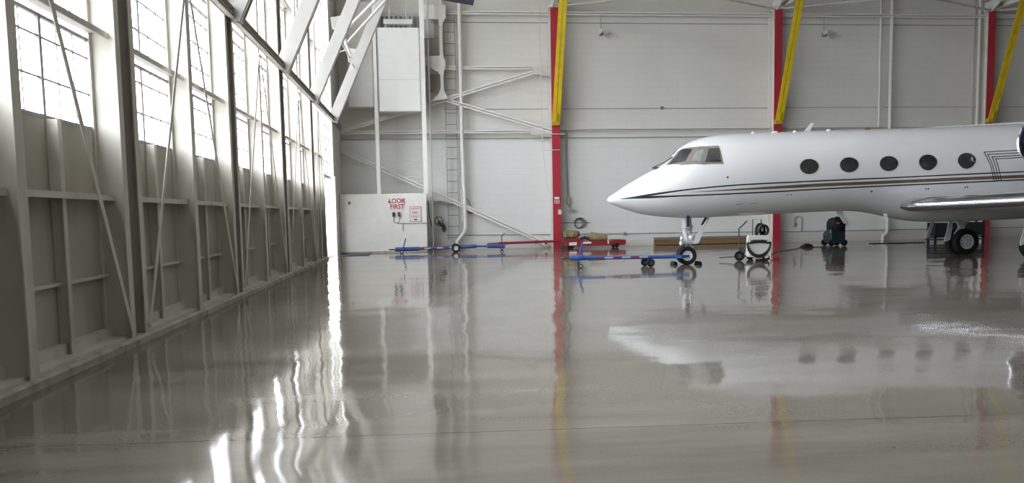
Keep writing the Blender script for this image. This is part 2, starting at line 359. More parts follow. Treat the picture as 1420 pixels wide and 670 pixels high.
# ---------------------------------------------------------------- sliding door leaves of the window wall
XF = -3.65      # face of the inner flanges
def make_leaf(yc, half=2.60):
    root = empty('door_1', (XF, yc, 0)); struct(root)
    root['label'] = 'tall sliding hangar door leaf of glazed steel'
    for y in (-half, 0.0, half):
        p = MB(); w = 0.075 if y else 0.085
        p.box(XF-0.016, XF, yc+y-w, yc+y+w, 0.1, 12.7); p.box(XF-0.30, XF-0.016, yc+y-0.01, yc+y+0.01, 0.1, 12.7); p.box(XF-0.33, XF-0.30, yc+y-w, yc+y+w, 0.1, 12.7)
        p.build('post', 'door_steel', root, smooth=False)
    for y in (-half/2, half/2):
        p = MB(); p.box(XF-0.2, XF-0.185, yc+y-0.045, yc+y+0.045, 0.1, 2.64); p.box(XF-0.32, XF-0.2, yc+y-0.012, yc+y+0.012, 0.1, 2.64)
        p.build('mullion', 'door_steel', root, smooth=False)
    MB().box(XF-0.345, XF-0.325, yc-half, yc+half, 0.1, 2.64).build('lower_panel', 'door_sheet', root, smooth=False)
    for s in (-1, 1):
        a, c = sorted((yc+s*(half+0.012), yc+s*(half+0.25))); MB().box(XF-0.16, XF-0.15, a, c, 0.1, 12.7).build('edge_seal', 'seal', root, smooth=False)
    MB().box(XF-0.345, XF-0.325, yc-half, yc+half, 11.65, 12.7).build('upper_panel', 'door_sheet', root, smooth=False)
    b = MB(); b.box(XF-0.325, XF-0.06, yc-half, yc+half, 0.1, 0.125); b.box(XF-0.325, XF-0.24, yc-half, yc+half, 0.125, 0.24)
    b.build('bottom_rail', 'door_steel', root, smooth=False)
    for z, d, h in ((0.87, 0.07, 0.035), (1.80, 0.2, 0.07), (3.74, 0.22, 0.075), (7.6, 0.2, 0.07), (9.6, 0.2, 0.07)):
        for s in (-1, 1):
            y0, y1 = sorted((yc+s*0.015, yc+s*(half-0.012)))
            g = MB(); g.box(XF-0.325, XF-0.325+d, y0, y1, z+h-0.012, z+h); g.box(XF-0.325+d-0.012, XF-0.325+d, y0, y1, z, z+h-0.012)
            g.build('girt', 'door_steel', root, smooth=False)
    for z0, z1, rows in ((2.64, 3.74, (0.43, 0.86)), (3.815, 5.34, (0.42, 0.85, 1.27)), (5.56, 7.6, (0.5, 1.0, 1.5)), (7.67, 9.6, (0.48, 0.96, 1.44)), (9.67, 11.65, (0.5, 1.0, 1.5))):
        for s in (-1, 1):
            y0, y1 = sorted((yc+s*0.03, yc+s*(half-0.03)))
            f = MB(); xa, xb = XF-0.36, XF-0.32
            f.box(xa, xb, y0, y1, z0, z0+0.045); f.box(xa, xb, y0, y1, z1-0.04, z1)
            f.box(xa, xb, y0, y0+0.035, z0, z1); f.box(xa, xb, y1-0.035, y1, z0, z1)
            ym = (y0+y1)/2
            f.box(xa, xb, ym-0.03, ym+0.03, z0, z1)
            for k in (1, 2):
                for a, c in ((y0, ym), (ym, y1)):
                    yy = a+(c-a)*k/3; f.box(XF-0.35, XF-0.335, yy-0.009, yy+0.009, z0, z1)
            for r in rows: f.box(XF-0.352, XF-0.33, y0, y1, z0+r-0.009, z0+r+0.009)
            fo = f.build('window_frame', 'muntin', root, smooth=False)
            MB().add([(XF-0.343, y0+0.02, z0+0.02), (XF-0.343, y1-0.02, z0+0.02), (XF-0.343, y1-0.02, z1-0.02), (XF-0.343, y0+0.02, z1-0.02)], [(0, 1, 2, 3)]).build('pane', 'glass', fo)
    for s in (-1, 1):
        MB().bar((XF+0.012, yc+s*(half-0.06), 0.18), (XF+0.02, yc+s*0.06, 5.25), 0.012, 0.085, up=(0, 1, 0.4)).build('brace', 'door_steel', root, smooth=False)
    return root
leaf = make_leaf(7.93)
for i, y in enumerate((13.63, 19.33, 25.03, 2.23)):
    c = copy_tree(leaf); c.location.y = y; c.name = 'door_%d' % (i+2)
make_leaf(29.36, 1.36).name = 'door_6'
# jamb, lintel and glazing over the narrow opening at the far end
j = MB(); j.box(-3.655, -3.62, 34.05, 37.3, 0, 3.2); j.box(-3.655, -3.62, 33.6, 37.3, 3.2, TOPZ); j.box(-4.0, -3.75, 30.8, 36.4, 3.08, 3.2); j.box(-3.98, -3.90, 30.98, 31.05, 0, 3.1); j.box(-4.0, -3.9, 30.8, 36.4, 12.2, TOPZ)
struct(j.build('trim_2', 'white_steel', smooth=False))
f = MB()
for y in (31.0, 31.9, 32.8, 33.6): f.box(-3.72, -3.68, y-0.03, y+0.03, 3.2, 12.2)
for y in (31.9, 33.2): f.box(-3.76, -3.63, y-0.02, y+0.02, 3.2, 12.2)
for k in range(20): f.box(-3.72, -3.69, 31.0, 33.6, 3.2+k*0.45, 3.225+k*0.45)
wf = struct(f.build('window_1', 'door_steel', smooth=False))
MB().add([(-3.705, 31.0, 3.2), (-3.705, 33.6, 3.2), (-3.705, 33.6, 12.2), (-3.705, 31.0, 12.2)], [(0, 1, 2, 3)]).build('pane', 'glass', wf)

struct(MB().box(-4.66, -4.6, 30.6, 37.4, 0, 3.1).build('sky_light_screen', 'white_steel', smooth=False))  # added outer screen, keeps sky light from the opening off the partition
# header girder and knee braces in front of the leaves
g = MB(); g.box(-3.62, -3.60, -0.6, 36.5, 5.34, 5.55); g.box(-3.62, -3.50, -0.6, 36.5, 5.535, 5.55); g.box(-3.62, -3.50, -0.6, 36.5, 5.34, 5.355)
g.box(-3.60, -3.52, -0.6, 36.5, 5.43, 5.445)
tag(g.build('header_girder', 'door_steel', smooth=False), 'long horizontal steel girder crossing the window posts high on the left wall', 'girder')
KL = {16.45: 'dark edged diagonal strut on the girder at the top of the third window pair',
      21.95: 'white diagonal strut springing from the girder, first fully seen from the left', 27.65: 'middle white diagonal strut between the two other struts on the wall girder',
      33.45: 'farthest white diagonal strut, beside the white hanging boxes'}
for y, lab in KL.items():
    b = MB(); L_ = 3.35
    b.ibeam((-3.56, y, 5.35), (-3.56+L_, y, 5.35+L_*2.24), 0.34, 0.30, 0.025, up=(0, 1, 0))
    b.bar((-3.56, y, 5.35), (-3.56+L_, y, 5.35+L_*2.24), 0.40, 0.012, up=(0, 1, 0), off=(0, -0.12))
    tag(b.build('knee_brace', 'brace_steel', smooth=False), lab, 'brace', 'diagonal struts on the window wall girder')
n = MB(); n.tube([(-2.75, 31.4, 8.45), (-1.2, 31.4, 9.95)], 0.055, 8); n.tube([(-2.75, 31.4, 7.95), (-1.2, 31.4, 9.6)], 0.055, 8)
n.tube([(-2.9, 31.4, 8.4), (-2.62, 31.4, 7.55)], 0.07, 8); n.prism([(-3.3, 8.9), (-2.95, 8.95), (-3.05, 8.35), (-3.25, 8.5)], 31.35, 31.39); n.prism([(-2.75, 7.8), (-2.4, 7.75), (-2.55, 7.2), (-2.7, 7.3)], 31.35, 31.39)
n.tube([(-2.66, 27.65, 7.45), (-2.66, 33.45, 7.45)], 0.03, 8); n.tube([(-3.25, 31.4, 8.8), (-2.95, 31.4, 8.1), (-3.15, 31.4, 7.6), (-2.7, 31.4, 7.75)], 0.035, 8)
tag(n.build('bracing_joint', 'white_steel'), 'light tubular bracing joint with gusset plates seen between two diagonal struts', 'bracing')

# ---------------------------------------------------------------- far left corner: partition, boxes, poles
t = thing('low_partition', 'white chest-high partition carrying the red LOOK FIRST board', 'partition', (-1.8, 35.7, 0))
p = MB(); p.box(-3.6, 0.05, 35.3, 36.1, 0.0, 1.22); p.box(-3.6, 0.05, 35.3, 36.1, 1.228, 2.51); p.box(-3.6, 0.045, 35.308, 36.1, 1.2, 1.24)
p.build('panel', 'bright_steel', t, smooth=False, bevel=0.008)
MB().box(-3.6, 0.05, 35.292, 35.30, 0.0, 0.07).build('kick_strip', 'curb', t, smooth=False)
for x in (-3.2, -1.52):
    MB().box(x-0.04, x+0.04, 35.26, 35.3, 2.08 if x < -2 else 2.14, 2.2).build('latch', 'dark_steel', t, smooth=False)
s = MB(); s.box(-1.50, -0.90, 35.275, 35.29, 1.82, 2.32); sb = s.build('warning_sign', 'sign_white', smooth=False)
tag(sb, 'white board with red letters LOOK FIRST on the low partition', 'sign')
text('lettering', 'LOOK', 0.27, (-1.2, 35.272, 2.19), 'sign_red', sb, 0.92, 0.006); text('lettering', 'FIRST', 0.27, (-1.2, 35.272, 1.95), 'sign_red', sb, 0.92, 0.006)
s = MB(); s.box(-0.67, -0.19, 35.28, 35.29, 1.31, 1.95); sb = s.build('warning_sign', 'sign_white', smooth=False)
tag(sb, 'smaller red-bordered notice with three lines of text right of LOOK FIRST', 'sign')
bo = MB()
for a in ((-0.67, -0.655, 1.31, 1.95), (-0.205, -0.19, 1.31, 1.95), (-0.67, -0.19, 1.935, 1.95), (-0.67, -0.19, 1.31, 1.325)): bo.box(a[0], a[1], 35.274, 35.281, a[2], a[3])
bo.build('border', 'sign_red', sb, smooth=False)
text('lettering', 'AIRCRAFT', 0.105, (-0.43, 35.275, 1.86), 'sign_red', sb, 0.78, 0.0); text('lettering', 'MED', 0.15, (-0.43, 35.275, 1.68), 'sign_red', sb, 0.9, 0.0); text('lettering', 'ONLY', 0.15, (-0.43, 35.275, 1.52), 'sign_red', sb, 0.9, 0.0)
MB().prism([(-0.5, 1.42), (-0.36, 1.42), (-0.36, 1.39), (-0.42, 1.36), (-0.5, 1.39)], 35.272, 35.28).build('arrow', 'sign_black', sb, smooth=False)
for x, lab in ((-1.36, 'left of the pair of dark switch boxes below the LOOK FIRST board'), (-1.13, 'right of the pair of dark switch boxes below the LOOK FIRST board')):
    b = MB(); b.box(x-0.05, x+0.05, 35.2, 35.3, 1.53, 1.72, 0)
    o = b.build('switch_box', 'dark_steel', smooth=False, bevel=0.01); tag(o, lab, 'switch', 'switch boxes on the partition')
    MB().tube([(x, 35.28, 1.53), (x, 35.28, 1.32), (-1.24, 35.28, 1.26)], 0.012, 6).build('cable', 'grey_conduit', o)
c = MB(); c.tube([(-1.2, 35.28, 1.24), (0.05, 35.28, 1.24)], 0.016, 6); c.tube([(-0.98, 35.28, 1.24), (-0.98, 35.28, 0.9)], 0.016, 6)
tag(c.build('partition_conduit', 'grey_conduit'), 'thin grey conduit running along the white partition to its right edge', 'conduit')

def hung_box(x0, x1, y0, y1, z0, z1, lab):
    b = MB(); b.box(x0, x1, y0, y1, z0, z1); o = b.build('hanging_box', 'box_white', smooth=False, bevel=0.012); tag(o, lab, 'box')
    if x1 < -1: o.data.materials[0] = M['panel_white']  # duller white puts the corner box's shade into its colour
    e = MB(); e.box(x0-0.03, x0, y0-0.01, y1, z0-0.03, z1); e.box(x0, x1, y0-0.01, y1, z0-0.035, z0); e.box(x1, x1+0.03, y0-0.01, y1, z0-0.03, z1)
    e.build('edge_trim', 'panel_white', o, smooth=False)
    if x1 > -1: MB().box(x0, x1, y0-0.004, y0, 7.28, 7.30).build('seam', 'panel_white', o, smooth=False)
hung_box(-1.80, -0.10, 35.4, 36.2, 6.0, 9.44, 'large bright white box hanging between two poles in the far left corner')
hung_box(-3.1, -2.10, 35.75, 36.4, 6.25, 10.6, 'shaded white box hanging behind the farthest diagonal strut')
g = MB(); g.box(-2.0, 0.6, 36.75, 36.92, 9.3, 10.35, 0)
for k in range(9): g.box(-1.7+k*0.2, -1.6+k*0.2, 36.66, 36.75, 9.5, 10.2, 1)
tag(g.build('wall_grille', ['dim_wall', 'wall_grey_mark'], smooth=False), 'grey barred grille on the wall above the bright white box', 'grille')
u = MB(); u.box(-1.55, -0.35, 35.45, 35.75, 9.6, 9.8); u.tube([(-1.3, 35.6, 9.8), (-1.3, 35.6, 10.4)], 0.02, 6); u.tube([(-0.6, 35.6, 9.8), (-0.6, 35.6, 10.4)], 0.02, 6); u.box(-0.47, -0.42, 35.55, 35.65, 9.44, 9.6); u.box(-1.47, -1.42, 35.55, 35.65, 9.44, 9.6)
tag(u.build('light_fixture', 'panel_white', smooth=False), 'slim white fixture mounted just above the bright white box', 'fixture')
for x, y, r, z0, z1, lab in ((-1.95, 35.5, 0.075, 2.5, 10.9, 'square white pole on the partition along the left edge of the bright box'), (0.045, 35.5, 0.095, 2.5, 11.2, 'thick white pole at the right end of the partition'), (0.30, 35.95, 0.035, 0.0, 11.2, 'thin white pipe close beside the thick pole')):
    b = MB()
    if r > 0.05: b.box(x-r, x+r, y-r, y+r, z0, z1)
    else: b.cyl((x, y, z0), (x, y, z1), r, 10)
    tag(b.build('support_pole', 'bright_steel'), lab, 'pole')

# gusseted steel column with K bracing
g = MB(); g.bar((0.865, 36.55, 6.6), (0.865, 36.55, 11.0), 0.13, 0.5, up=(0, 1, 0))
for poly in ([(0.0, 10.0), (0.78, 10.0), (0.80, 9.7), (0.93, 9.7), (0.96, 9.85), (1.1, 10.05), (1.1, 10.6), (0.0, 10.6)],
             [(0.0, 8.42), (0.78, 8.45), (0.8, 8.6), (0.93, 8.6), (0.95, 8.4), (1.03, 8.25), (1.03, 8.0), (0.95, 7.75), (0.93, 7.6), (0.8, 7.6), (0.72, 7.75), (0.1, 8.1)],
             [(0.8, 7.1), (0.93, 7.1), (0.95, 6.95), (1.05, 6.75), (1.1, 6.6), (0.6, 6.55), (0.3, 6.5), (0.7, 6.8)]):
    g.prism(poly, 36.26, 36.31)
gc = tag(g.build('gusseted_column', 'bright_steel', smooth=False), 'white steel column with flared gusset plates beside the wall ladder', 'column')
for z0, z1 in ((8.5, 9.95), (6.95, 7.75)): MB().box(0.32, 0.8, 36.84, 36.86, z0, z1).build('shade_panel', 'door_sheet', gc, smooth=False)  # grey sheets stand for the shaded wall beside the column
def wallbar(name, p, q, w, h, lab, cat='beam', group=None, m='bright_steel'):
    b = MB(); b.bar(p, q, w, 0.03, up=(0, 0, 1)); b.bar(p, q, 0.03, h, up=(0, 0, 1), off=(w/2-0.015, 0)); b.bar(p, q, w*0.9, h, up=(0, 0, 1))
    return tag(b.build(name, m, smooth=False), lab, cat, group)
wallbar('wall_girt', (-3.6, 36.7, 5.22), (5.7, 36.7, 5.22), 0.2, 0.13, 'white horizontal beam low on the wall between the corner and the first red column')
wallbar('wall_girt', (1.72, 36.7, 8.0), (5.55, 36.7, 8.0), 0.2, 0.15, 'short white horizontal beam above the crossing diagonals left of the first red column')
wallbar('wall_girt', (0.95, 36.7, 8.0), (1.48, 36.7, 8.0), 0.2, 0.2, 'stub of white beam crossed by the ladder')
wallbar('wall_girt', (0.95, 36.75, 10.38), (43.9, 36.75, 10.38), 0.2, 0.16, 'long white beam along the top of the back wall')
wallbar('wall_girt', (6.1, 36.8, 5.28), (15.9, 36.8, 5.28), 0.12, 0.07, 'thin white beam at mid height between the first and second red columns')
wallbar('wall_girt', (16.4, 36.8, 5.28), (43.9, 36.8, 5.28), 0.12, 0.07, 'thin white beam running on behind the airplane roof')
b = MB(); b.box(-3.6, 44, 36.85, 36.93, 4.92, 4.96)
tag(b.build('wall_ledge', 'grey_conduit', smooth=False), 'narrow grey ledge line along the back wall below the mid-height beam', 'ledge')
b = MB(); b.box(0.9, 44, 36.96, 37.01, 6.235, 6.26); b.box(0.9, 44, 36.95, 37.01, 10.02, 10.05)
tag(b.build('wall_seam', 'grey_conduit', smooth=False), 'thin dark seams running along the upper back wall', 'seam')
wallbar('diagonal_brace', (-3.5, 36.6, 5.28), (5.3, 36.6, 7.92), 0.12, 0.17, 'white diagonal climbing from the corner to the upper beam left of the red column', 'brace')
wallbar('diagonal_brace', (0.92, 36.55, 6.63), (5.75, 36.55, 5.2), 0.12, 0.17, 'white diagonal falling from the gusseted column to the first red column', 'brace')
wallbar('diagonal_brace', (-3.6, 36.6, 4.47), (5.45, 36.6, 0.16), 0.12, 0.19, 'long white diagonal falling behind the partition to the red column foot', 'brace')
for x0, z0, x1, z1, lab in ((4.9, 7.6, 5.66, 8.1, 'white connection plate where the upper diagonal meets the first red column'), (4.75, 4.95, 5.66, 5.4, 'white connection plate where the falling diagonal meets the first red column'), (0.0, 1.95, 1.3, 2.1, 'white plate with arched underside on the lower diagonal beside the ladder')):
    b = MB()
    if x0 == 0.0: b.prism([(-0.1, 2.75), (0.2, 2.62), (1.1, 2.15), (1.15, 2.05), (0.7, 2.2), (0.35, 2.2), (0.0, 1.95), (-0.1, 1.9)], 36.5, 36.52)
    else: b.prism([(x0, z0+0.12), (x1, z0), (x1, z1), (x0+0.3, z1), (x0, z1-0.1)], 36.5, 36.52)
    tag(b.build('gusset_plate', 'white_steel', smooth=False), lab, 'plate')

# ladder, drain pipe and small wall fittings
l = thing('wall_ladder', 'slender white steel ladder fixed to the back wall beside the drain pipe', 'ladder', (1.24, 36.75, 0))
for x in (1.0, 1.48): MB().bar((x, 36.72, 0.45), (x, 36.72, 10.35), 0.02, 0.06, up=(0, 1, 0)).build('rail', 'wall_grey_mark', l, smooth=False)
for k in range(20): MB().cyl((1.0, 36.72, 0.55+k*0.5), (1.48, 36.72, 0.55+k*0.5), 0.014, 6).build('rung', 'wall_grey_mark', l)
p = MB(); p.tube([(1.70, 36.6, 11.2), (1.69, 36.6, 5), (1.72, 36.6, 2.8), (1.74, 36.6, 2.6), (1.76, 36.6, 0.95), (1.74, 36.6, 0.82), (1.45, 36.6, 0.48), (1.38, 36.6, 0.38), (1.34, 36.6, 0.0)], 0.085, 12)
for z in (2.75, 0.9): p.cyl((1.74, 36.6, z-0.05), (1.74, 36.6, z+0.05), 0.1, 12)
p.tube([(1.62, 36.7, 2.7), (1.62, 36.7, 1.3)], 0.03, 8)
tag(p.build('drain_pipe', 'bright_steel'), 'tall white drain pipe with a kinked foot right of the ladder', 'pipe')
b = MB(); b.lathe([(0, -0.12), (0.1, -0.12), (0.15, -0.07), (0.17, 0.0), (0.0, 0.0)], (2.02, 36.92, 1.75), (0, 1, 0), 20)
o = tag(b.build('alarm_bell', 'bell'), 'faded red round alarm bell beside the drain pipe', 'bell'); MB().tube([(2.02, 36.85, 1.9), (1.98, 36.87, 2.15), (1.8, 36.87, 2.3)], 0.02, 6).build('conduit', 'grey_conduit', o)
b = MB(); b.torus((0.58, 36.6, 1.3), (0.15, 1, 0.1), 0.19, 0.018, 24, 6); b.cyl((0.58, 36.6, 1.3), (0.62, 36.92, 1.28), 0.03, 8)
for a in range(3): b.cyl((0.58+0.18*math.cos(a*2.1), 36.6, 1.3+0.18*math.sin(a*2.1)), (0.58, 36.6, 1.3), 0.012, 6)
b.tube([(0.58, 36.65, 1.25), (0.72, 36.75, 1.08)], 0.06, 8)
tag(b.build('valve_wheel', 'dark_steel'), 'dark spoked valve wheel on the wall left of the ladder foot', 'valve')
b = MB(); b.blob((0.80, 36.78, 0.98), (0.09, 0.09, 0.17), 12, 8); b.tube([(0.8, 36.78, 1.12), (0.74, 36.8, 1.25)], 0.025, 6)
tag(b.build('wall_horn', 'dark_steel'), 'dark bulb-shaped fitting just below the valve wheel', 'fitting')
b = MB(); b.tube([(0.12, 36.2, 2.2), (0.16, 36.3, 1.5), (0.3, 36.5, 0.9), (0.34, 36.6, 0.02)], 0.022, 6)
tag(b.build('hanging_cable', 'dark_steel'), 'dark cable hanging down the wall at the partition right edge', 'cable')
b = MB(); b.tube([(0.9, 36.88, 0.66), (5.6, 36.88, 0.60)], 0.018, 6); tag(b.build('wall_conduit', 'grey_conduit'), 'thin grey conduit low along the wall left of the first red column', 'conduit')
b = MB(); b.tube([(6.1, 36.88, 0.6), (15.9, 36.88, 0.52)], 0.018, 6); b.blob((9.05, 36.86, 0.58), (0.09, 0.05, 0.09), 10, 6); tag(b.build('wall_conduit', 'grey_conduit'), 'thin grey conduit with a round box low behind the red trolley', 'conduit')
b = MB(); b.tube([(16.4, 36.88, 0.5), (43.5, 36.88, 0.45)], 0.02, 6)
b.tube([(17.55, 36.86, 0.5), (17.55, 36.86, 1.15), (17.4, 36.86, 1.22), (17.2, 36.86, 1.1), (17.2, 36.86, 0.95)], 0.02, 6); b.blob((17.2, 36.84, 0.85), (0.07, 0.06, 0.13), 10, 6)
tag(b.build('wall_conduit', 'grey_conduit'), 'grey conduit with a hooked branch on the wall under the airplane belly', 'conduit')

# ---------------------------------------------------------------- red columns and yellow braces
CX = (5.85, 16.09, 26.42)
ORD = ('left of the airplane nose', 'above the front of the airplane cabin', 'at the right edge above the engine')
for x, o_ in zip(CX, ORD):
    c = thing('steel_column', 'red-faced steel column on the back wall, '+o_, 'column', (x, 36.5, 0), 'red steel columns')
    MB().box(x-0.18, x+0.18, 36.3, 36.325, 0, 10.55).build('flange', 'red', c, smooth=False)
    w = MB(); w.box(x-0.015, x+0.015, 36.325, 36.9, 0, 10.55, 0); w.box(x-0.2, x+0.2, 36.88, 36.95, 0, 10.55, 0); w.box(x-0.2, x-0.183, 36.34, 36.36, 0, 10.55, 0)
    w.build('web', 'panel_white', c, smooth=False)
    b = MB(); b.bar((x-0.25, 36.4, 10.6), (x+0.25, 36.4, 10.6), 0.4, 0.12); b.prism([(36.2, 10.5), (36.7, 10.5), (36.7, 11.0), (35.6, 11.0), (35.6, 10.8)], x-0.12, x-0.1, 'YZ')
    b.build('cap_plate', 'white_steel', c, smooth=False)
    dx = {5.85: 0.1, 16.09: 0.1, 26.42: 0.0}[x]
    P, Q = Vector((x-0.02, 36.12, 5.55)), Vector((x+dx, 33.4, 13.05))
    y = thing('yellow_brace', 'yellow diagonal brace leaning from the red column '+o_, 'brace', tuple(P), 'yellow diagonal braces')
    d = (Q-P).normalized()
    for s in (-1, 1):
        m = MB(); m.bar(P+Vector((s*0.095, 0, 0)), Q+Vector((s*0.095, 0, 0)), 0.16, 0.02, up=(0, -1, 0)); m.bar(P+Vector((s*0.028, 0.06, 0)), Q+Vector((s*0.028, 0.06, 0)), 0.02, 0.13, up=(0, -1, 0))
        m.build('angle_bar', 'yellow', y, smooth=False)
    m = MB(); m.bar(P-d*0.1+Vector((0, 0.02, 0)), P+d*0.5+Vector((0, 0.02, 0)), 0.34, 0.03, up=(0, -1, 0)); m.bar(P+d*0.02+Vector((0.02, -0.05, 0)), P+d*0.4+Vector((0.02, -0.05, 0)), 0.06, 0.06, up=(0, -1, 0))
    m.box(P.x-0.15, P.x+0.15, 36.1, 36.3, 5.42, 5.6)
    m.build('foot_plate', 'yellow_dark', y, smooth=False)
    r = thing('roof_truss', 'white roof truss above the red column '+o_, 'truss', (x, 36.2, 10.55), 'roof trusses')
    xt = x+0.28
    MB().ibeam((xt, 36.6, 10.75), (xt, -12, 10.75), 0.22, 0.24, 0.03).build('bottom_chord', 'white_steel', r, smooth=False)
    MB().ibeam((xt, 36.6, 13.15), (xt, -12, 13.15), 0.22, 0.24, 0.03).build('top_chord', 'white_steel', r, smooth=False)
    for k in range(8):
        y0 = 33.4-k*5.6
        MB().bar((xt, y0, 13.05), (xt, y0-2.8, 10.8), 0.12, 0.12).build('web_member', 'white_steel', r, smooth=False)
        MB().bar((xt, y0-2.8, 10.8), (xt, y0-5.6, 13.05), 0.12, 0.12).build('web_member', 'white_steel', r, smooth=False)
for p, q, lab in (((6.05, 36.2, 10.58), (11.0, 33.75, 10.62), 'slim white roof rod sloping up right from the first red column'), ((16.3, 36.25, 10.58), (21.2, 34.1, 10.62), 'slim white roof rod sloping up right from the second red column'),
                  ((15.85, 36.25, 10.55), (11.0, 33.9, 10.62), 'slim white roof rod sloping up left from the second red column'), ((26.2, 36.2, 10.55), (21.3, 34.1, 10.62), 'slim white roof rod sloping up left from the third red column'), ((26.7, 36.2, 10.55), (31.5, 34.1, 10.62), 'slim white roof rod sloping up right from the third red column')):
    b = MB(); b.tube([p, q], 0.05, 8); tag(b.build('roof_rod', 'white_steel'), lab, 'rod')
# fittings on and beside the first red column
b = MB(); b.box(5.72, 5.98, 36.28, 36.3, 1.98, 2.3, 0)
o = tag(b.build('extinguisher_sign', 'sign_red', smooth=False), 'small white-outlined red fire sign on the first red column', 'sign')
b = MB()
for a in ((5.74, 5.96, 2.19, 2.28), (5.74, 5.96, 2.13, 2.15), (5.74, 5.96, 1.99, 2.01), (5.74, 5.77, 2.0, 2.14), (5.93, 5.96, 2.0, 2.14), (5.82, 5.88, 2.04, 2.1)): b.box(a[0], a[1], 36.27, 36.28, a[2], a[3])
b.build('symbol', 'sign_white', o, smooth=False)
b = MB(); b.box(5.9, 6.02, 36.2, 36.3, 1.5, 1.72, 0); b.cyl((6.0, 36.24, 1.6), (6.06, 36.24, 1.6), 0.06, 10, 0)
o = tag(b.build('pull_station', 'panel_white', smooth=False), 'small white box on the right edge of the first red column', 'box'); MB().box(5.96, 6.04, 36.22, 36.3, 1.2, 1.48).build('handle', 'red', o, smooth=False)
b = MB(); b.tube([(5.0, 36.25, 5.05), (6.25, 36.25, 5.05), (6.38, 36.7, 5.2)], 0.02, 6)
b.tube([(5.25, 36.3, 4.35), (5.98, 36.25, 4.35)], 0.018, 6); b.tube([(5.2, 36.4, 10.6), (5.25, 36.3, 4.35), (5.5, 36.3, 2.4)], 0.015, 6)
tag(b.build('column_conduit', 'panel_white'), 'thin white tubing looping across the first red column', 'conduit')
b = MB(); b.tube([(6.40, 36.87, 5.25), (6.42, 36.87, 3.2), (6.46, 36.87, 1.95), (6.6, 36.87, 1.72)], 0.045, 8); b.box(6.38, 6.52, 36.72, 36.86, 1.95, 2.3); b.cyl((6.36, 36.8, 5.2), (6.36, 36.8, 4.9), 0.05, 8); b.box(6.5, 6.75, 36.74, 36.86, 1.62, 1.72)
tag(b.build('electrical_drop', 'grey_conduit'), 'grey vertical electrical conduit right of the first red column', 'conduit')
b = MB()
for k in range(5): b.torus((6.93+0.01*k, 36.89-0.02*k, 1.08+0.01*(k % 3)), (0.1*(k % 2), 1, 0.08*k), 0.19+0.012*k, 0.022, 26, 6, sx=1.05)
tag(b.build('hose_coil', 'wall_grey_mark'), 'coil of grey hose hung on the wall above the red trolley', 'hose')
b = MB(); b.tube([(6.1, 36.88, 1.12), (7.5, 36.88, 1.1)], 0.015, 6); tag(b.build('hose_rail', 'wall_grey_mark'), 'thin rail on the wall behind the hose coil', 'rail')
b = MB(); b.box(10.8, 10.93, 36.9, 37.0, 6.2, 6.33); tag(b.build('junction_box', 'wall_grey_mark', smooth=False), 'tiny grey junction box on the wall seam between the first two red columns', 'box')
# twin flood lights
fl = thing('flood_light', 'twin grey emergency flood light on the upper wall left of the second red column', 'light', (8.1, 36.6, 9.6), 'emergency flood lights')
MB().box(7.98, 8.12, 36.8, 36.98, 9.48, 9.66).build('housing', 'wall_grey_mark', fl, smooth=False)
MB().tube([(8.05, 36.9, 9.66), (8.05, 36.95, 10.3)], 0.012, 6).build('cable', 'grey_conduit', fl)
for s, z in ((0.0, 9.62), (0.22, 9.6)):
    h = MB(); h.lathe([(0, 0.16), (0.05, 0.16), (0.11, 0.03), (0.11, 0.0), (0.0, 0.02)], (7.95+s*1.3, 36.62, z), (0.2-s*2, 1, 0.1), 16); h.tube([(8.05, 36.85, 9.5), (7.95+s*1.3, 36.75, z-0.1)], 0.02, 6)
    h.build('lamp_head', 'panel_white', fl)
h = MB(); h.tube([(8.14, 36.7, 9.6), (8.2, 36.66, 9.38), (8.32, 36.66, 9.3), (8.38, 36.66, 9.4)], 0.025, 6); h.build('bracket', 'grey_conduit', fl)
f2 = copy_tree(fl); f2.location.x = 18.6; f2['label'] = 'twin grey emergency flood light on the upper wall right of the second red column'
for x, r, lab in ((21.2, 0.05, 'thinner left pipe of the two white pipes above the airplane windows'), (21.74, 0.08, 'thicker right pipe of the two white pipes above the airplane windows'), (25.85, 0.04, 'thin grey pipe left of the third red column'), (26.1, 0.07, 'white pipe next to the third red column')):
    z0 = 0.0 if x > 25 else 5.3 if x < 21.5 else 1.0
    b = MB(); b.tube([(x, 36.72, 12.5), (x, 36.72, z0)] if z0 != 1.0 else [(x, 36.72, 12.5), (x, 36.72, 0.45), (x-0.05, 36.72, 0.32), (x-0.2, 36.72, 0.22), (x-0.24, 36.72, 0.0)], r, 10)
    if x < 21.5: b.box(x+0.03, x+0.2, 36.7, 36.8, 6.18, 6.3)
    tag(b.build('wall_pipe', 'grey_conduit' if x == 25.85 else 'panel_white'), lab, 'pipe')
b = MB(); b.tube([(19.55, 36.86, 1.2), (19.5, 36.86, 0.9), (19.6, 36.86, 0.75), (19.75, 36.86, 0.75), (19.78, 36.86, 0.95)], 0.03, 8)
tag(b.build('wall_hook', 'grey_conduit'), 'small grey hook-shaped pipe on the wall right of the teal machine', 'hook')
b = MB(); b.box(10.45, 15.85, 36.76, 36.905, 0.03, 0.27, 0); b.box(10.45, 15.85, 36.82, 36.905, 0.27, 0.36, 1)
tag(b.build('bumper_plank', ['wood', 'wall_grey_mark'], smooth=False), 'long brown timber bumper at the foot of the wall behind the nose wheel', 'plank')
# dark hanging unit at the very top edge
b = MB(); b.prism([(0.75, 9.36), (1.93, 9.17), (1.93, 9.75), (0.75, 9.95)], 29.8, 30.6); b.tube([(1.0, 30.2, 9.9), (1.0, 30.2, 13.3)], 0.03, 6); b.tube([(1.8, 30.2, 9.7), (1.8, 30.2, 13.3)], 0.03, 6)
tag(b.build('ceiling_unit', 'navy', smooth=False), 'dark unit hung from the roof at the top edge above the ladder', 'unit')
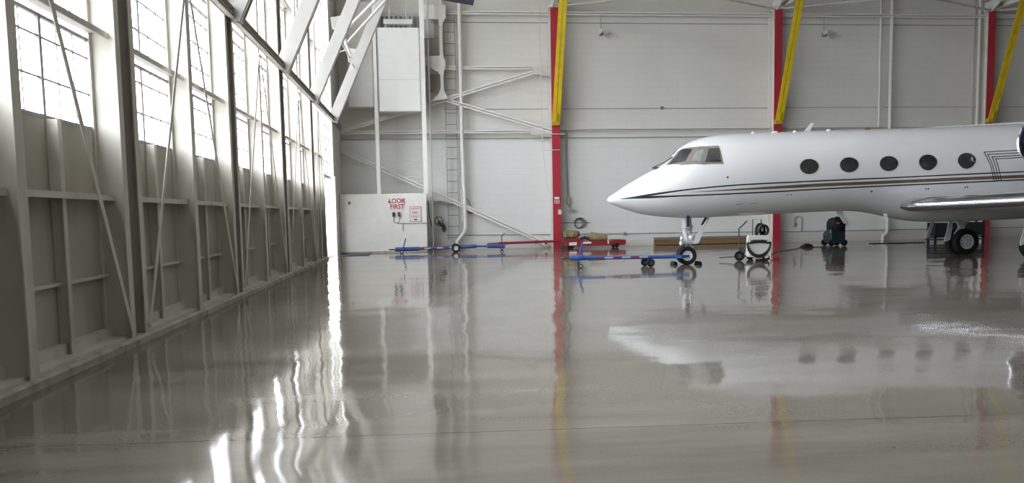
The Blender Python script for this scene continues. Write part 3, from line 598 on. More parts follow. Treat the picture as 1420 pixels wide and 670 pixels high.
# ---------------------------------------------------------------- the airplane
jet = thing('jet_airplane', 'white twin-engine business jet with oval windows and black and bronze stripes, nose to the left', 'airplane', (12, AXY, 0))
xs = [5.15+0.0, 5.155, 5.17, 5.2, 5.25, 5.32, 5.4, 5.5]+[5.6+0.12*k for k in range(30)]+[9.2+0.3*k for k in range(66)]
xs = [x for x in xs if x < 28.9]+[29.2, 29.6]
rows = []
for x in xs:
    x2 = max(x, 5.151)
    row = []
    for k in range(64):
        a = -PI/2+2*PI*k/64
        if a <= PI/2: row.append(hull(x2, a, 0.0, -1))
        else: row.append(hull(x2, PI-a, 0.0, 1))
    rows.append(row)
fz = MB(); fz.grid(rows, close=True); fz.f.append(list(range(64))[::-1]); fz.mi.append(0); n0 = (len(rows)-1)*64; fz.f.append([n0+k for k in range(64)]); fz.mi.append(0)
fus = fz.build('fuselage', 'jet_white', jet); fus.data.set_sharp_from_angle(angle=PI)

def patch(mb, bot, top, off, n=8, m=8, side=-1, mi=None):
    """skin patch between two polylines given as (station, angle)"""
    def along(pl, t):
        s = t*(len(pl)-1); i = min(int(s), len(pl)-2); u = s-i
        return (pl[i][0]*(1-u)+pl[i+1][0]*u, pl[i][1]*(1-u)+pl[i+1][1]*u)
    rows = []
    for j in range(m+1):
        v = j/m; row = []
        for i in range(n+1):
            b, t = along(bot, i/n), along(top, i/n)
            row.append(hull(b[0]*(1-v)+t[0]*v, b[1]*(1-v)+t[1]*v, off, side))
        rows.append(row)
    return mb.grid(rows, mi)
FT = [(7.175, 1.44), (7.399, 1.135), (7.573, 0.975), (7.86, 0.85), (8.15, 0.79)]
FB = [(6.78, 1.20), (7.13, 0.632), (7.269, 0.51), (7.659, 0.337), (8.175, 0.262)]
PANES = ([(6.845, 1.11), (7.20, 0.675)], [(7.222, 1.30), (7.455, 0.945)], 'cock_glass'), ([(7.345, 0.585), (7.585, 0.455)], [(7.572, 0.83), (7.735, 0.77)], 'cock_glass_pale'), ([(7.695, 0.39), (8.11, 0.325)], [(7.855, 0.755), (8.13, 0.712)], 'cock_glass')
for side in (-1, 1):
    mb = MB(); patch(mb, FB, FT, 0.008, 20, 10, side)
    cf = mb.build('cockpit_window', 'win_frame', jet)
    for b, t, m in PANES:
        mb = MB(); patch(mb, b, t, 0.016, 10, 10, side); mb.build('pane', m, cf)
def oval(mb, x, th, a, b, off, r0=0.0, r1=1.0, n=36, side=-1, mi=None, rings=4):
    rows = []
    for j in range(rings+1):
        r = r0+(r1-r0)*j/rings
        rows.append([hull(x+a*r*math.cos(2*PI*k/n), th+b*r*math.sin(2*PI*k/n)/1.185, off, side) for k in range(n)])
    return mb.grid(rows, mi, close=True)
for x, th in ((10.59, 0.096), (11.75, 0.096), (12.915, 0.101), (14.075, 0.105), (15.235, 0.108)):
    mb = MB(); oval(mb, x, th, 0.305, 0.238, 0.006, 0.80, 1.0, rings=2); cw = mb.build('cabin_window', 'win_rim', jet)
    mb = MB(); oval(mb, x, th, 0.272, 0.212, 0.010, 0.0, 1.0); mb.build('pane', 'cabin_glass', cw)
def line_z(mb, tab, wid, off, mi, step=0.1):
    x = tab[0][0]; lo, hi = [], []; zt = [(p[0], p[1]) for p in tab]
    while x <= tab[-1][0]+1e-6:
        zc, ht, hb, w_ = section(x); z = interp(zt, x); ww = interp(wid, x)
        f = lambda q: math.asin(max(-1, min(1, (q-zc)/(ht if q >= zc else hb))))
        lo.append(hull(x, f(z-ww/2), off)); hi.append(hull(x, f(z+ww/2), off)); x += step
    return mb.grid([lo, hi], mi)
def strip(mb, pts, w, off, mi, step=0.15, side=-1):
    """thin painted line along (station, angle) points; w may taper along it"""
    out = []
    for i in range(len(pts)-1):
        (xa, ta), (xb, tb) = pts[i][:2], pts[i+1][:2]; n = max(1, int(abs(xb-xa)/step))
        wa, wb = (pts[i][2], pts[i+1][2]) if len(pts[i]) > 2 else (w, w)
        for k in range(n+(1 if i == len(pts)-2 else 0)):
            u = k/n; out.append((xa+(xb-xa)*u, ta+(tb-ta)*u, wa+(wb-wa)*u))
    lo, hi = [], []
    for x, t, ww in out:
        h = max(0.2, section(x)[1]); lo.append(hull(x, t-ww/2/h, off, side)); hi.append(hull(x, t+ww/2/h, off, side))
    return mb.grid([lo, hi], mi)
def vstrip(mb, pts, w, off, mi):
    out = []
    for i in range(len(pts)-1):
        for k in range(7): u = k/6; out.append((pts[i][0]*(1-u)+pts[i+1][0]*u, pts[i][1]*(1-u)+pts[i+1][1]*u))
    return mb.grid([[hull(x-w/2, t, off) for x, t in out], [hull(x+w/2, t, off) for x, t in out]], mi)
s = MB()
UPZ = [(5.46, 1.924), (5.82, 1.961), (6.19, 2.008), (6.68, 2.075), (7.12, 2.128), (7.56, 2.17), (8.0, 2.205), (8.65, 2.243), (9.3, 2.268), (10.0, 2.29), (10.67, 2.312), (12.64, 2.366), (14.74, 2.43), (17.0, 2.495), (22.0, 2.62)]
LOZ = [(5.46, 1.922), (5.82, 1.94), (6.19, 1.951), (6.75, 1.966), (7.39, 1.98), (8.03, 1.993), (8.69, 2.012), (9.77, 2.045), (10.7, 2.085), (12.69, 2.15), (14.78, 2.205), (17.0, 2.268), (22.0, 2.4)]
BRZ = [(7.25, 2.064), (7.89, 2.088), (8.67, 2.12), (9.74, 2.16), (10.7, 2.197), (12.66, 2.25), (14.76, 2.308), (17.0, 2.365), (22.0, 2.49)]
line_z(s, UPZ, [(5.46, 0.006), (6.2, 0.06), (6.9, 0.04), (8.0, 0.034), (22, 0.034)], 0.004, 0, 0.07)
line_z(s, LOZ, [(5.46, 0.006), (6.2, 0.06), (6.9, 0.042), (8.0, 0.034), (22, 0.034)], 0.005, 0, 0.07)
line_z(s, BRZ, [(7.25, 0.004), (8.7, 0.045), (9.7, 0.07), (10.7, 0.088), (22, 0.088)], 0.004, 1)
LINES = ((15.781, 0.288, [(15.888, 0.057), (15.985, -0.086), (16.11, -0.305)]), (15.882, 0.223, [(15.992, -0.003), (16.085, -0.145), (16.184, -0.307)]), (16.0, 0.160, [(16.092, -0.034), (16.166, -0.147), (16.258, -0.309)]), (16.099, 0.105, [(16.175, -0.036), (16.245, -0.149), (16.343, -0.311)]))
for x, t, dn in LINES:
    strip(s, [(x-0.01, t), (20.5, t+0.03)], 0.022, 0.005, 0); vstrip(s, [(x, t)]+dn, 0.024, 0.005, 0)
s.build('cheatline', ['line_black', 'line_brown'], jet)
# small skin fittings
s = MB()
for x, t, r in ((8.282, -0.063, 0.028), (12.525, -0.567, 0.03), (10.05, -0.571, 0.02), (10.16, -0.576, 0.02), (14.10, -0.424, 0.02), (14.17, -0.424, 0.02), (15.27, -0.397, 0.02), (15.34, -0.397, 0.02)): oval(s, x, t, r, r, 0.004, n=12, rings=1)
for x, t in ((8.73, -0.785), (9.14, -0.787)): strip(s, [(x-0.1, t), (x+0.1, t)], 0.015, 0.004, 0, 0.05)
s.build('skin_fitting', 'line_black', jet)
ts = MB(); tz = interp(TOPP, 11.1)
ts.prism([(10.98, tz-0.02), (11.14, tz-0.02), (11.31, tz+0.26), (11.23, tz+0.26)], AXY-0.015, AXY+0.015); ts.build('blade_antenna', 'jet_white', jet, smooth=False)
for x, r in ((9.35, 0.05), (10.0, 0.11), (10.6, 0.06), (11.62, 0.08)):
    mb = MB(); mb.blob((x, AXY-0.25, interp(TOPP, x)-0.02), (r, 0.05, 0.04), 12, 6); mb.build('dome_antenna', 'jet_white', jet)
mb = MB(); mb.blob((12.88, AXY-0.1, interp(TOPP, 12.88)-0.02), (0.11, 0.07, 0.05), 12, 6); mb.build('beacon', 'beacon', jet)
mb = MB(); mb.prism([(13.9, 3.84), (15.2, 3.9), (18.0, 4.03), (23.0, 4.6), (23.0, 3.9), (14.0, 3.7)], AXY-0.05, AXY+0.05); mb.build('dorsal_spine', 'jet_white', jet, smooth=False)
mb = MB(); mb.prism([(11.98, 1.50), (12.2, 1.50), (12.33, 1.1), (12.26, 1.1)], AXY-0.02, AXY+0.02); mb.build('belly_antenna', 'jet_belly', jet, smooth=False)
mb = MB(); mb.prism([(13.2, 1.37), (13.3, 1.37), (13.32, 1.24), (13.24, 1.24)], AXY-0.5, AXY-0.46); mb.build('drain_mast', 'jet_white', jet, smooth=False)
mb = MB(); mb.blob((6.55, AXY-0.1, interp(TOPP, 6.55)+0.02), (0.12, 0.05, 0.035), 10, 6); mb.tube([(6.45, AXY-0.1, interp(TOPP, 6.5)+0.05), (6.8, AXY-0.18, interp(TOPP, 6.75)+0.08), (6.98, AXY-0.3, interp(TOPP, 6.9)+0.1)], 0.018, 6); mb.build('wiper', 'dark_steel', jet)
# wings: swept, with a polished leading edge
UP = [(0, 0), (0.004, 0.014), (0.012, 0.024), (0.025, 0.034), (0.05, 0.046), (0.085, 0.056), (0.16, 0.062), (0.3, 0.064), (0.5, 0.056), (0.7, 0.036), (0.88, 0.014), (1, 0.002)]
LO = [(0, 0), (0.004, -0.013), (0.012, -0.02), (0.025, -0.027), (0.05, -0.034), (0.085, -0.038), (0.16, -0.042), (0.3, -0.044), (0.5, -0.036), (0.7, -0.022), (0.88, -0.008), (1, -0.002)]
def wing_section(o, side, pts):
    sx = {1.0: 0.55, 1.08: 0.24, 1.16: 0.10, 1.3: 0.02}.get(o, 0.0); st = {1.0: 0.5, 1.08: 0.75, 1.16: 0.9, 1.3: 0.98}.get(o, 1.0)
    c = 4.5-0.27*(o-1.1); xl = 13.16+0.47*(o-1.1); z = 1.57+0.030*(o-1.1)
    return [(xl+sx+(c-sx)*u, AXY+side*o, z+c*t*st*0.95) for u, t in pts]
OFF = (1.0, 1.08, 1.16, 1.3, 1.7, 2.6, 4.0, 6.0, 8.0, 10.2)
for side in (-1, 1):
    mb = MB(); mb.grid([wing_section(o, side, UP[5:]+LO[:4:-1]) for o in OFF], close=True)
    k = len(UP[5:]+LO[:4:-1]); mb.f.append(list(range(k))); mb.mi.append(0); mb.f.append([(len(OFF)-1)*k+i for i in range(k)]); mb.mi.append(0)
    w = mb.build('wing', 'jet_belly', jet)
    mb = MB(); mb.grid([wing_section(o, side, UP[5::-1]+LO[1:6]) for o in OFF]); mb.build('leading_edge', 'chrome', w)
    for o in (3.0, 5.6):
        mb = MB(); xq = 13.16+0.47*(o-1.1)+2.6; mb.tube([(xq, AXY+side*o, 1.42), (xq+0.5, AXY+side*o, 1.36), (xq+1.6, AXY+side*o, 1.42), (xq+2.0, AXY+side*o, 1.5)], [0.02, 0.07, 0.06, 0.01], 8); mb.build('flap_fairing', 'jet_belly', w)
    # engine nacelle and pylon
    yc = AXY+side*2.12
    mb = MB(); mb.lathe([(0.60, 0.16), (0.66, 0.4), (0.70, 1.0), (0.69, 2.4), (0.58, 3.7), (0.44, 4.5), (0.40, 4.5), (0.40, 3.9), (0.0, 3.9)], (16.45, yc, 3.3), (1, 0, -0.015), 40)
    ng = mb.build('engine_nacelle', 'jet_white', jet)
    mb = MB(); mb.lathe([(0.50, 0.35), (0.50, 0.10), (0.525, 0.02), (0.56, 0.0), (0.60, 0.06), (0.62, 0.18)], (16.45, yc, 3.3), (1, 0, -0.015), 40); mb.build('inlet_lip', 'chrome', ng)
    mb = MB(); mb.lathe([(0.0, 0.3), (0.08, 0.4), (0.14, 0.6), (0.50, 0.62), (0.505, 0.3)], (16.45, yc, 3.3), (1, 0, -0.015), 40); mb.build('inlet_duct', 'navy', ng)
    mb = MB(); mb.box(17.5, 20.3, min(AXY+side*0.95, yc), max(AXY+side*0.95, yc), 3.2, 3.4); mb.build('pylon', 'jet_white', jet, bevel=0.05)
mb = MB(); mb.prism([(22.6, 4.0), (27.2, 4.0), (29.3, 7.6), (27.0, 7.6)], AXY-0.14, AXY+0.14); mb.build('tail_fin', 'jet_white', jet, bevel=0.06)
mb = MB(); mb.prism([(27.0, AXY), (28.9, AXY-4.0), (30.0, AXY-4.0), (29.6, AXY), (30.0, AXY+4.0), (28.9, AXY+4.0)], 7.5, 7.66, 'XY'); mb.build('tailplane', 'jet_white', jet, bevel=0.04)

def wheel(parent, c, R, w, axis, hub, name='wheel'):
    ax = Vector(axis).normalized(); c = Vector(c)
    t = MB(); t.lathe([(hub, -w*0.36), (hub+0.01, -w*0.42), (R*0.82, -w*0.5), (R*0.93, -w*0.42), (R*0.985, -w*0.25), (R, -w*0.1), (R, w*0.1), (R*0.985, w*0.25), (R*0.93, w*0.42), (R*0.82, w*0.5), (hub+0.01, w*0.42), (hub, w*0.36)], c, ax, 40)
    o = t.build(name, 'rubber', parent)
    h = MB()
    for s in (-1, 1):
        h.lathe([(0.0, w*0.30), (hub*0.26, w*0.30), (hub*0.3, w*0.2), (hub*0.52, w*0.17), (hub*0.56, w*0.24), (hub*0.8, w*0.24), (hub*0.86, w*0.34), (hub*1.02, w*0.36), (hub*1.02, w*0.2)], c, ax*s, 32)
        a = ax.orthogonal().normalized(); b2 = ax.cross(a)
        for k in range(9):
            q = c+ax*(s*w*0.24)+(a*math.cos(k*2*PI/9)+b2*math.sin(k*2*PI/9))*hub*0.68
            h.cyl(q, q+ax*(s*w*0.035), hub*0.075, 8, 1)
    h.build('hub', ['gear_silver', 'dark_steel'], o)
    return o
# nose gear, steered a little to one side
ng = MB(); gx, gy = 7.47, 22.98
ng.cyl((gx-0.05, gy, 1.42), (gx-0.02, gy, 0.98), 0.095, 16); ng.cyl((gx-0.02, gy, 1.0), (gx+0.01, gy, 0.62), 0.075, 16); ng.cyl((gx+0.1, gy-0.06, 1.4), (gx+0.12, gy-0.06, 0.85), 0.03, 8, 1); ng.torus((gx-0.03, gy, 1.05), (0, 0, 1), 0.1, 0.02, 16, 6); ng.blob((gx+0.12, gy-0.1, 0.78), (0.09, 0.08, 0.09), 10, 6); ng.tube([(gx+0.02, gy-0.12, 0.95), (gx+0.14, gy-0.14, 0.85), (gx+0.1, gy-0.14, 0.7)], 0.015, 6); ng.cyl((gx-0.04, gy, 0.98), (gx-0.01, gy, 0.9), 0.09, 16)
ng.cyl((gx+0.0, gy, 0.72), (gx, gy, 0.6), 0.1, 16); ng.cyl((gx, gy, 0.62), (gx+0.01, gy, 0.26), 0.042, 14, 1)
ng.box(gx-0.02, gx+0.22, gy-0.12, gy-0.06, 0.6, 0.8); ng.cyl((gx-0.22, gy-0.1, 0.66), (gx+0.2, gy-0.1, 0.66), 0.04, 10); ng.blob((gx-0.18, gy-0.16, 0.76), (0.06, 0.06, 0.07), 10, 6); ng.blob((gx-0.2, gy-0.16, 0.62), (0.06, 0.06, 0.07), 10, 6)
ng.tube([(gx+0.06, gy, 1.25), (gx+0.16, gy, 1.1), (gx+0.1, gy, 0.95)], 0.05, 8)
ng.bar((gx+0.08, gy, 0.6), (gx+0.22, gy, 0.45), 0.1, 0.03); ng.bar((gx+0.22, gy, 0.45), (gx+0.05, gy, 0.32), 0.1, 0.03)
ax = Vector((0.16, 1, 0)).normalized()
ng.cyl(Vector((gx, gy, 0.265))-ax*0.2, Vector((gx, gy, 0.265))+ax*0.2, 0.04, 12, 1)
ng = ng.build('nose_gear', ['gear_silver', 'chrome'], jet)
db = MB(); db.tube([(8.16, gy, 1.38), (7.72, gy, 0.7)], 0.03, 8); db.prism([(8.0, 1.1), (7.88, 1.12), (7.60, 0.62), (7.72, 0.60), (7.80, 0.64)], gy-0.14, gy-0.12); db.tube([(7.95, gy-0.1, 1.05), (7.66, gy-0.1, 0.64)], 0.035, 8)
db.build('drag_brace', 'jet_white', ng)
MB().prism([(8.08, 1.4), (8.22, 1.4), (8.02, 1.12), (7.94, 1.14)], gy+0.1, gy+0.12).build('gear_door', 'dark_steel', ng, smooth=False)
MB().box(7.40, 7.46, gy-0.3, gy-0.26, 1.1, 1.42).build('gear_door', 'navy', ng, smooth=False)
for s in (-1, 1): wheel(ng, Vector((gx, gy, 0.27))+ax*(s*0.155), 0.27, 0.17, ax, 0.145)
# main gear
for side, yy, lab in ((1, 24.6, 'far'), (-1, 21.25, 'near')):
    x0 = 17.08
    g = MB(); g.cyl((x0, yy, 1.5), (x0, yy, 0.75), 0.085, 14); g.cyl((x0, yy, 0.8), (x0, yy, 0.42), 0.055, 14, 1); g.cyl((x0, yy-0.3, 0.42), (x0, yy+0.3, 0.42), 0.05, 12)
    g.bar((x0-0.06, yy, 0.9), (x0-0.24, yy, 0.66), 0.1, 0.03); g.bar((x0-0.24, yy, 0.66), (x0-0.05, yy, 0.45), 0.1, 0.03)
    g.tube([(x0+0.1, yy, 0.95), (x0+0.05, yy+side*-0.6, 1.4)], 0.04, 8); g.tube([(x0-0.28, yy-0.05, 1.35), (x0-0.1, yy-0.05, 0.85)], 0.05, 8)
    mg = g.build('main_gear', ['gear_silver', 'chrome'], jet)
    d = MB(); d.prism([(x0-0.45, 1.3), (x0-0.34, 1.3), (x0-0.36, 0.86), (x0-0.42, 0.48), (x0-0.60, 0.42), (x0-0.62, 0.5), (x0-0.52, 0.82)], yy-0.06, yy-0.03); d.build('gear_door', 'jet_white', mg, smooth=False)
    d = MB(); q = yy+side*0.5; d.prism([(x0-0.62, 1.32), (x0-0.5, 1.32), (x0-0.78, 0.55), (x0-0.9, 0.52)], q, q+0.03); d.build('gear_door', 'jet_belly', mg, smooth=False)
    for s in (-1, 1): wheel(mg, (x0, yy+s*0.19, 0.42), 0.42, 0.25, (0, 1, 0), 0.235)

# ---------------------------------------------------------------- chocks
for x, y, lab in ((7.80, 22.9, 'black rubber chock just right of the nose wheel'), (7.14, 23.1, 'black rubber chock just left of the nose wheel')):
    c = MB(); c.prism([(x-0.075, 0.0), (x+0.075, 0.0), (x+0.035, 0.10), (x-0.035, 0.10)], y-0.17, y+0.17)
    tag(c.build('wheel_chock', 'rubber', smooth=False, bevel=0.015), lab, 'chock', 'nose wheel chocks')

# ---------------------------------------------------------------- tow bars
def caster(t, x, y, R, name='wheel', pair=0.1):
    for s in (-1, 1):
        c = MB(); c.lathe([(0.0, -0.03), (R*0.5, -0.03), (R*0.55, -0.045), (R*0.9, -0.045), (R, -0.02), (R, 0.02), (R*0.9, 0.045), (R*0.55, 0.045), (R*0.5, 0.03), (0, 0.03)], (x, y+s*pair, R), (0, 1, 0), 24, mis=[1, 1, 0, 0, 0, 0, 0, 1, 1])
        c.build(name, ['rubber', 'gear_silver'], t)
t = thing('tow_bar', 'blue tow bar with red and white bands coupled to the nose wheel', 'tow bar', (5.6, 22.65, 0))
b = MB(); y = 22.62
b.cyl((3.99, y, 0.285), (5.0, y, 0.275), 0.062, 14, 0); b.cyl((5.0, y, 0.275), (6.1, y, 0.265), 0.052, 14, 0); b.cyl((6.1, y, 0.265), (7.1, y, 0.26), 0.048, 14, 0)
b.bar((6.95, y+0.02, 0.26), (7.2, y-0.06, 0.26), 0.07, 0.09, mi=0); b.bar((7.2, y-0.06, 0.26), (7.46, y+0.06, 0.262), 0.035, 0.08, mi=0); b.bar((7.15, y+0.62, 0.26), (7.4, y+0.62, 0.26), 0.035, 0.08, mi=0); b.bar((7.05, y, 0.26), (7.15, y+0.62, 0.26), 0.05, 0.07, mi=0)
b.build('bar', 'blue', t)
b = MB()
for k, xa in enumerate((4.72, 4.97, 5.22, 5.47, 5.72, 5.97)):
    b.box(xa, xa+0.25, y-0.068, y-0.058, 0.255, 0.305, k % 2)
b.build('reflective_band', ['stripe_red', 'stripe_white'], t, smooth=False)
b = MB(); b.torus((3.83, y, 0.285), (0, 0.5, 1), 0.05, 0.02, 18, 8); b.cyl((3.88, y, 0.285), (4.0, y, 0.285), 0.025, 8); b.build('tow_eye', 'dark_steel', t)
b = MB(); b.bar((4.20, y-0.02, 0.12), (4.36, y-0.02, 0.70), 0.05, 0.05, up=(0, 1, 0)); b.cyl((4.2, y-0.06, 0.3), (4.34, y-0.06, 0.3), 0.075, 12); b.build('jack_post', 'blue', t)
b = MB(); b.tube([(4.25, y, 0.16), (4.27, y-0.05, 0.08)], 0.03, 8); b.build('fork', 'dark_steel', t)
caster(t, 4.28, y, 0.065, pair=0.06)
b = MB(); b.cyl((6.25, y-0.15, 0.12), (6.25, y+0.2, 0.12), 0.02, 8); b.bar((6.25, y, 0.25), (6.25, y, 0.12), 0.05, 0.05); b.build('axle', 'blue', t)
for yy, xx in ((y-0.17, 6.27), (y+0.2, 6.2)):
    c = MB(); R = 0.115; c.lathe([(0.0, -0.03), (R*0.45, -0.03), (R*0.5, -0.05), (R*0.9, -0.05), (R, -0.02), (R, 0.02), (R*0.9, 0.05), (R*0.5, 0.05), (R*0.45, 0.03), (0, 0.03)], (xx, yy, R), (0, 1, 0), 24, mis=[1, 1, 0, 0, 0, 0, 0, 1, 1]); c.build('wheel', ['rubber', 'dark_steel'], t)

t = thing('tow_bar', 'blue tow bar lying in front of the white partition and the ladder foot', 'tow bar', (1.0, 34.4, 0)); y = 34.4
b = MB(); b.cyl((-1.3, y, 0.17), (-0.3, y, 0.18), 0.085, 12); b.cyl((-0.3, y, 0.18), (1.5, y, 0.22), 0.07, 12); b.cyl((1.5, y, 0.22), (2.1, y, 0.23), 0.08, 12); b.cyl((2.1, y, 0.23), (2.6, y, 0.22), 0.04, 12); b.cyl((2.55, y, 0.22), (3.3, y, 0.2), 0.085, 12)
b.build('bar', 'blue', t)
b = MB()
for k in range(7): b.box(-0.35+k*0.26, -0.09+k*0.26, y-0.092, y-0.08, 0.15+k*0.005, 0.21+k*0.005, k % 2)
b.build('reflective_band', ['stripe_red', 'stripe_white'], t, smooth=False)
b = MB(); b.cyl((-1.55, y, 0.16), (-1.3, y, 0.165), 0.03, 8); b.build('tow_eye', 'dark_steel', t)
b = MB(); b.bar((-1.0, y-0.08, 0.1), (-0.85, y-0.08, 0.62), 0.05, 0.05, up=(0, 1, 0)); b.build('jack_post', 'blue', t)
caster(t, -1.03, y-0.04, 0.075, pair=0.05)
for yy in (y-0.2, y+0.3):
    c = MB(); R = 0.18; c.lathe([(0.0, -0.03), (R*0.5, -0.03), (R*0.55, -0.05), (R*0.9, -0.05), (R, -0.02), (R, 0.02), (R*0.9, 0.05), (R*0.55, 0.05), (R*0.5, 0.03), (0, 0.03)], (1.22, yy, R), (0, 1, 0), 24, mis=[1, 1, 0, 0, 0, 0, 0, 1, 1]); c.build('wheel', ['rubber', 'gear_silver'], t)
b = MB(); b.cyl((1.22, y-0.2, 0.18), (1.22, y+0.3, 0.18), 0.025, 8); b.build('axle', 'blue', t)

t = thing('tow_bar', 'red tow bar on a caster passing in front of the first red column', 'tow bar', (4.2, 35.7, 0)); y = 35.7
b = MB(); b.cyl((3.1, y, 0.28), (5.95, y, 0.33), 0.055, 10); b.bar((3.15, y, 0.28), (3.5, y, 0.28), 0.14, 0.13); b.bar((4.75, y, 0.31), (4.85, y, 0.31), 0.15, 0.15); b.bar((5.2, y, 0.28), (5.3, y, 0.28), 0.1, 0.2)
b.build('bar', 'red_machine', t)
b = MB(); b.lathe([(0.0, 0), (0.05, 0.1), (0.045, 0.55)], (2.6, y, 0.26), (1, 0, 0.03), 8); b.build('tip', 'red_machine', t)
b = MB(); b.tube([(3.28, y-0.1, 0.1), (3.28, y-0.1, 0.62), (3.42, y-0.1, 0.72)], 0.022, 8); b.build('crank', 'dark_steel', t)
caster(t, 3.28, y-0.1, 0.075, pair=0.05)

t = thing('aircraft_trolley', 'low red wheeled machine parked against the wall right of the first red column', 'trolley', (7.4, 35.7, 0)); y0, y1 = 35.35, 36.1
b = MB(); b.box(6.0, 6.7, y0, y1, 0.1, 0.44, 0); b.prism([(6.7, 0.1), (7.0, 0.1), (7.0, 0.3), (6.75, 0.42), (6.7, 0.42)], y0, y1); b.box(7.0, 8.0, y0+0.05, y1-0.05, 0.12, 0.3, 0); b.box(7.0, 8.1, y0, y0+0.05, 0.1, 0.2, 0)
b.build('body', 'red_machine', t, smooth=False, bevel=0.02)
b = MB(); b.prism([(8.0, 0.1), (8.75, 0.1), (8.8, 0.2), (8.78, 0.34), (8.25, 0.36), (8.0, 0.28)], y0+0.1, y1-0.1); b.build('tail_block', 'red_machine', t, bevel=0.03)
for x in (6.0, 6.1):
    b = MB(); b.tube([(x-0.12, y0+0.1, 0.12), (x-0.05, y0+0.05, 0.4)], 0.03, 6); b.build('bracket', 'dark_steel', t)
for a in ((6.22, 6.55, 0.14, 0.27), (6.83, 7.2, 0.2, 0.28), (7.93, 7.99, 0.18, 0.31)): MB().box(a[0], a[1], y0-0.01, y0-0.002, a[2], a[3]).build('decal', 'sign_white', t, smooth=False)
b = MB()
for k in range(5): b.blob((6.85+k*0.12, y0+0.3, 0.42+0.04*(k % 2)), (0.09, 0.14, 0.08), 10, 6, jitter=0.1)
b.build('winch', 'dark_steel', t)
for x, R in ((6.35, 0.1), (8.35, 0.1)):
    for yy in (y0+0.06, y1-0.06):
        b = MB(); b.lathe([(0, -0.05), (R, -0.05), (R, 0.05), (0, 0.05)], (x, yy, R), (0, 1, 0), 20); b.build('wheel', 'rubber', t)
b = MB(); b.blob((6.38, 35.7, 0.605), (0.36, 0.3, 0.165), 22, 12, jitter=0.03, power=0.6); o = b.build('sack', 'sack'); tag(o, 'mottled tan sack with green straps on the left end of the red machine', 'sack')
b = MB(); b.tube([(6.05, 35.45, 0.72), (6.2, 35.5, 0.77), (6.5, 35.55, 0.77), (6.75, 35.6, 0.72)], 0.025, 6); b.tube([(6.1, 35.41, 0.5), (6.1, 35.45, 0.75)], 0.02, 6); b.build('strap', 'green', o)
b = MB(); b.tube([(7.14, 35.7, 0.50), (7.18, 35.7, 0.50), (7.3, 35.7, 0.49), (7.7, 35.7, 0.455), (7.98, 35.7, 0.43), (8.0, 35.7, 0.43)], [0.10, 0.19, 0.205, 0.175, 0.13, 0.08], 18)
tag(b.build('canvas_roll', 'canvas'), 'tapered olive canvas roll lying on the red machine', 'bag')

# ---------------------------------------------------------------- ground power cart and neighbours
t = thing('service_cart', 'white box cart on wheels with a tow handle behind the nose wheel', 'cart', (10.1, 24.2, 0))
b = MB(); b.prism([(9.78, 0.12), (10.5, 0.08), (10.52, 0.72), (10.46, 0.755), (9.84, 0.765), (9.80, 0.70)], 23.85, 24.6); b.build('body', 'box_white', t, smooth=False, bevel=0.03)
t.rotation_euler.z = -0.36
b = MB(); b.box(9.86, 10.42, 23.84, 23.85, 0.15, 0.66); b.build('front_plate', 'panel_white', t, smooth=False)
b = MB(); b.tube([(9.58, 24.0, 0.15), (9.56, 24.0, 0.98), (9.62, 24.0, 1.03), (9.8, 24.0, 1.22)], 0.02, 8); b.build('handle', 'dark_steel', t)
b = MB(); b.bar((8.98, 24.0, 0.09), (9.6, 24.0, 0.14), 0.05, 0.03); b.bar((9.55, 24.0, 0.12), (9.85, 24.1, 0.15), 0.06, 0.05); b.tube([(9.6, 24.0, 0.35), (9.78, 24.0, 0.3)], 0.02, 8); b.box(9.6, 9.74, 23.95, 24.1, 0.2, 0.4); b.build('tow_tongue', 'dark_steel', t)
for x, yy, R in ((9.58, 23.92, 0.15), (10.36, 23.9, 0.11), (10.36, 24.5, 0.11), (9.9, 24.5, 0.11)):
    b = MB(); b.lathe([(0, -0.03), (R*0.45, -0.03), (R*0.5, -0.05), (R*0.9, -0.05), (R, -0.02), (R, 0.02), (R*0.9, 0.05), (R*0.5, 0.05), (R*0.45, 0.03), (0, 0.03)], (x, yy, R), (0, 1, 0), 24, mis=[1, 1, 0, 0, 0, 0, 0, 1, 1]); b.build('wheel', ['rubber', 'dark_steel'], t)
for x in (9.88, 10.40): MB().cyl((x, 23.85, 0.56), (x, 23.72, 0.6), 0.025, 8).build('peg', 'panel_white', t)
b = MB()
for k in range(3):
    pts = []
    for i in range(30):
        a = 2*PI*i/30; sx = math.cos(a); sz = math.sin(a)
        x = 10.14+(0.34-0.012*k)*sx; z = 0.545+(0.05 if sz > 0 else 0.43-0.035*k)*sz
        pts.append((x+0.01*math.sin(3*a+k), 23.80-0.015*k, z-0.012*k*(sz > 0)))
    b.tube(pts, 0.02, 8, closed=True)
b.tube([(9.88, 23.78, 0.57), (10.0, 23.76, 0.60), (10.25, 23.76, 0.605), (10.4, 23.78, 0.575)], 0.042, 8)
b.v = [tuple(Vector((10.1, 24.2, 0))+Matrix.Rotation(-0.36, 3, 'Z') @ (Vector(v)-Vector((10.1, 24.2, 0)))) for v in b.v]
tag(b.build('power_hose', 'black'), 'thick black hose looped over the front of the white cart', 'hose')
b = MB(); b.tube([(10.5, 24.3, 0.3), (10.75, 24.6, 0.05), (11.4, 26.5, 0.025), (12.42, 28.06, 0.02), (13.36, 29.41, 0.02), (13.87, 29.9, 0.02), (14.67, 30.9, 0.02), (15.3, 31.3, 0.02), (16.4, 31.7, 0.02)], 0.014, 8)
tag(b.build('floor_cable', 'black'), 'long black cable on the floor from the white cart to the teal machine', 'cable')
b = MB(); b.prism([(15.05, 0), (15.55, 0), (15.48, 0.1), (15.3, 0.16), (15.15, 0.08)], 31.5, 31.8); tag(b.build('cable_plug', 'rubber', smooth=False, bevel=0.02), 'black connector block lying on the floor left of the teal machine', 'connector')
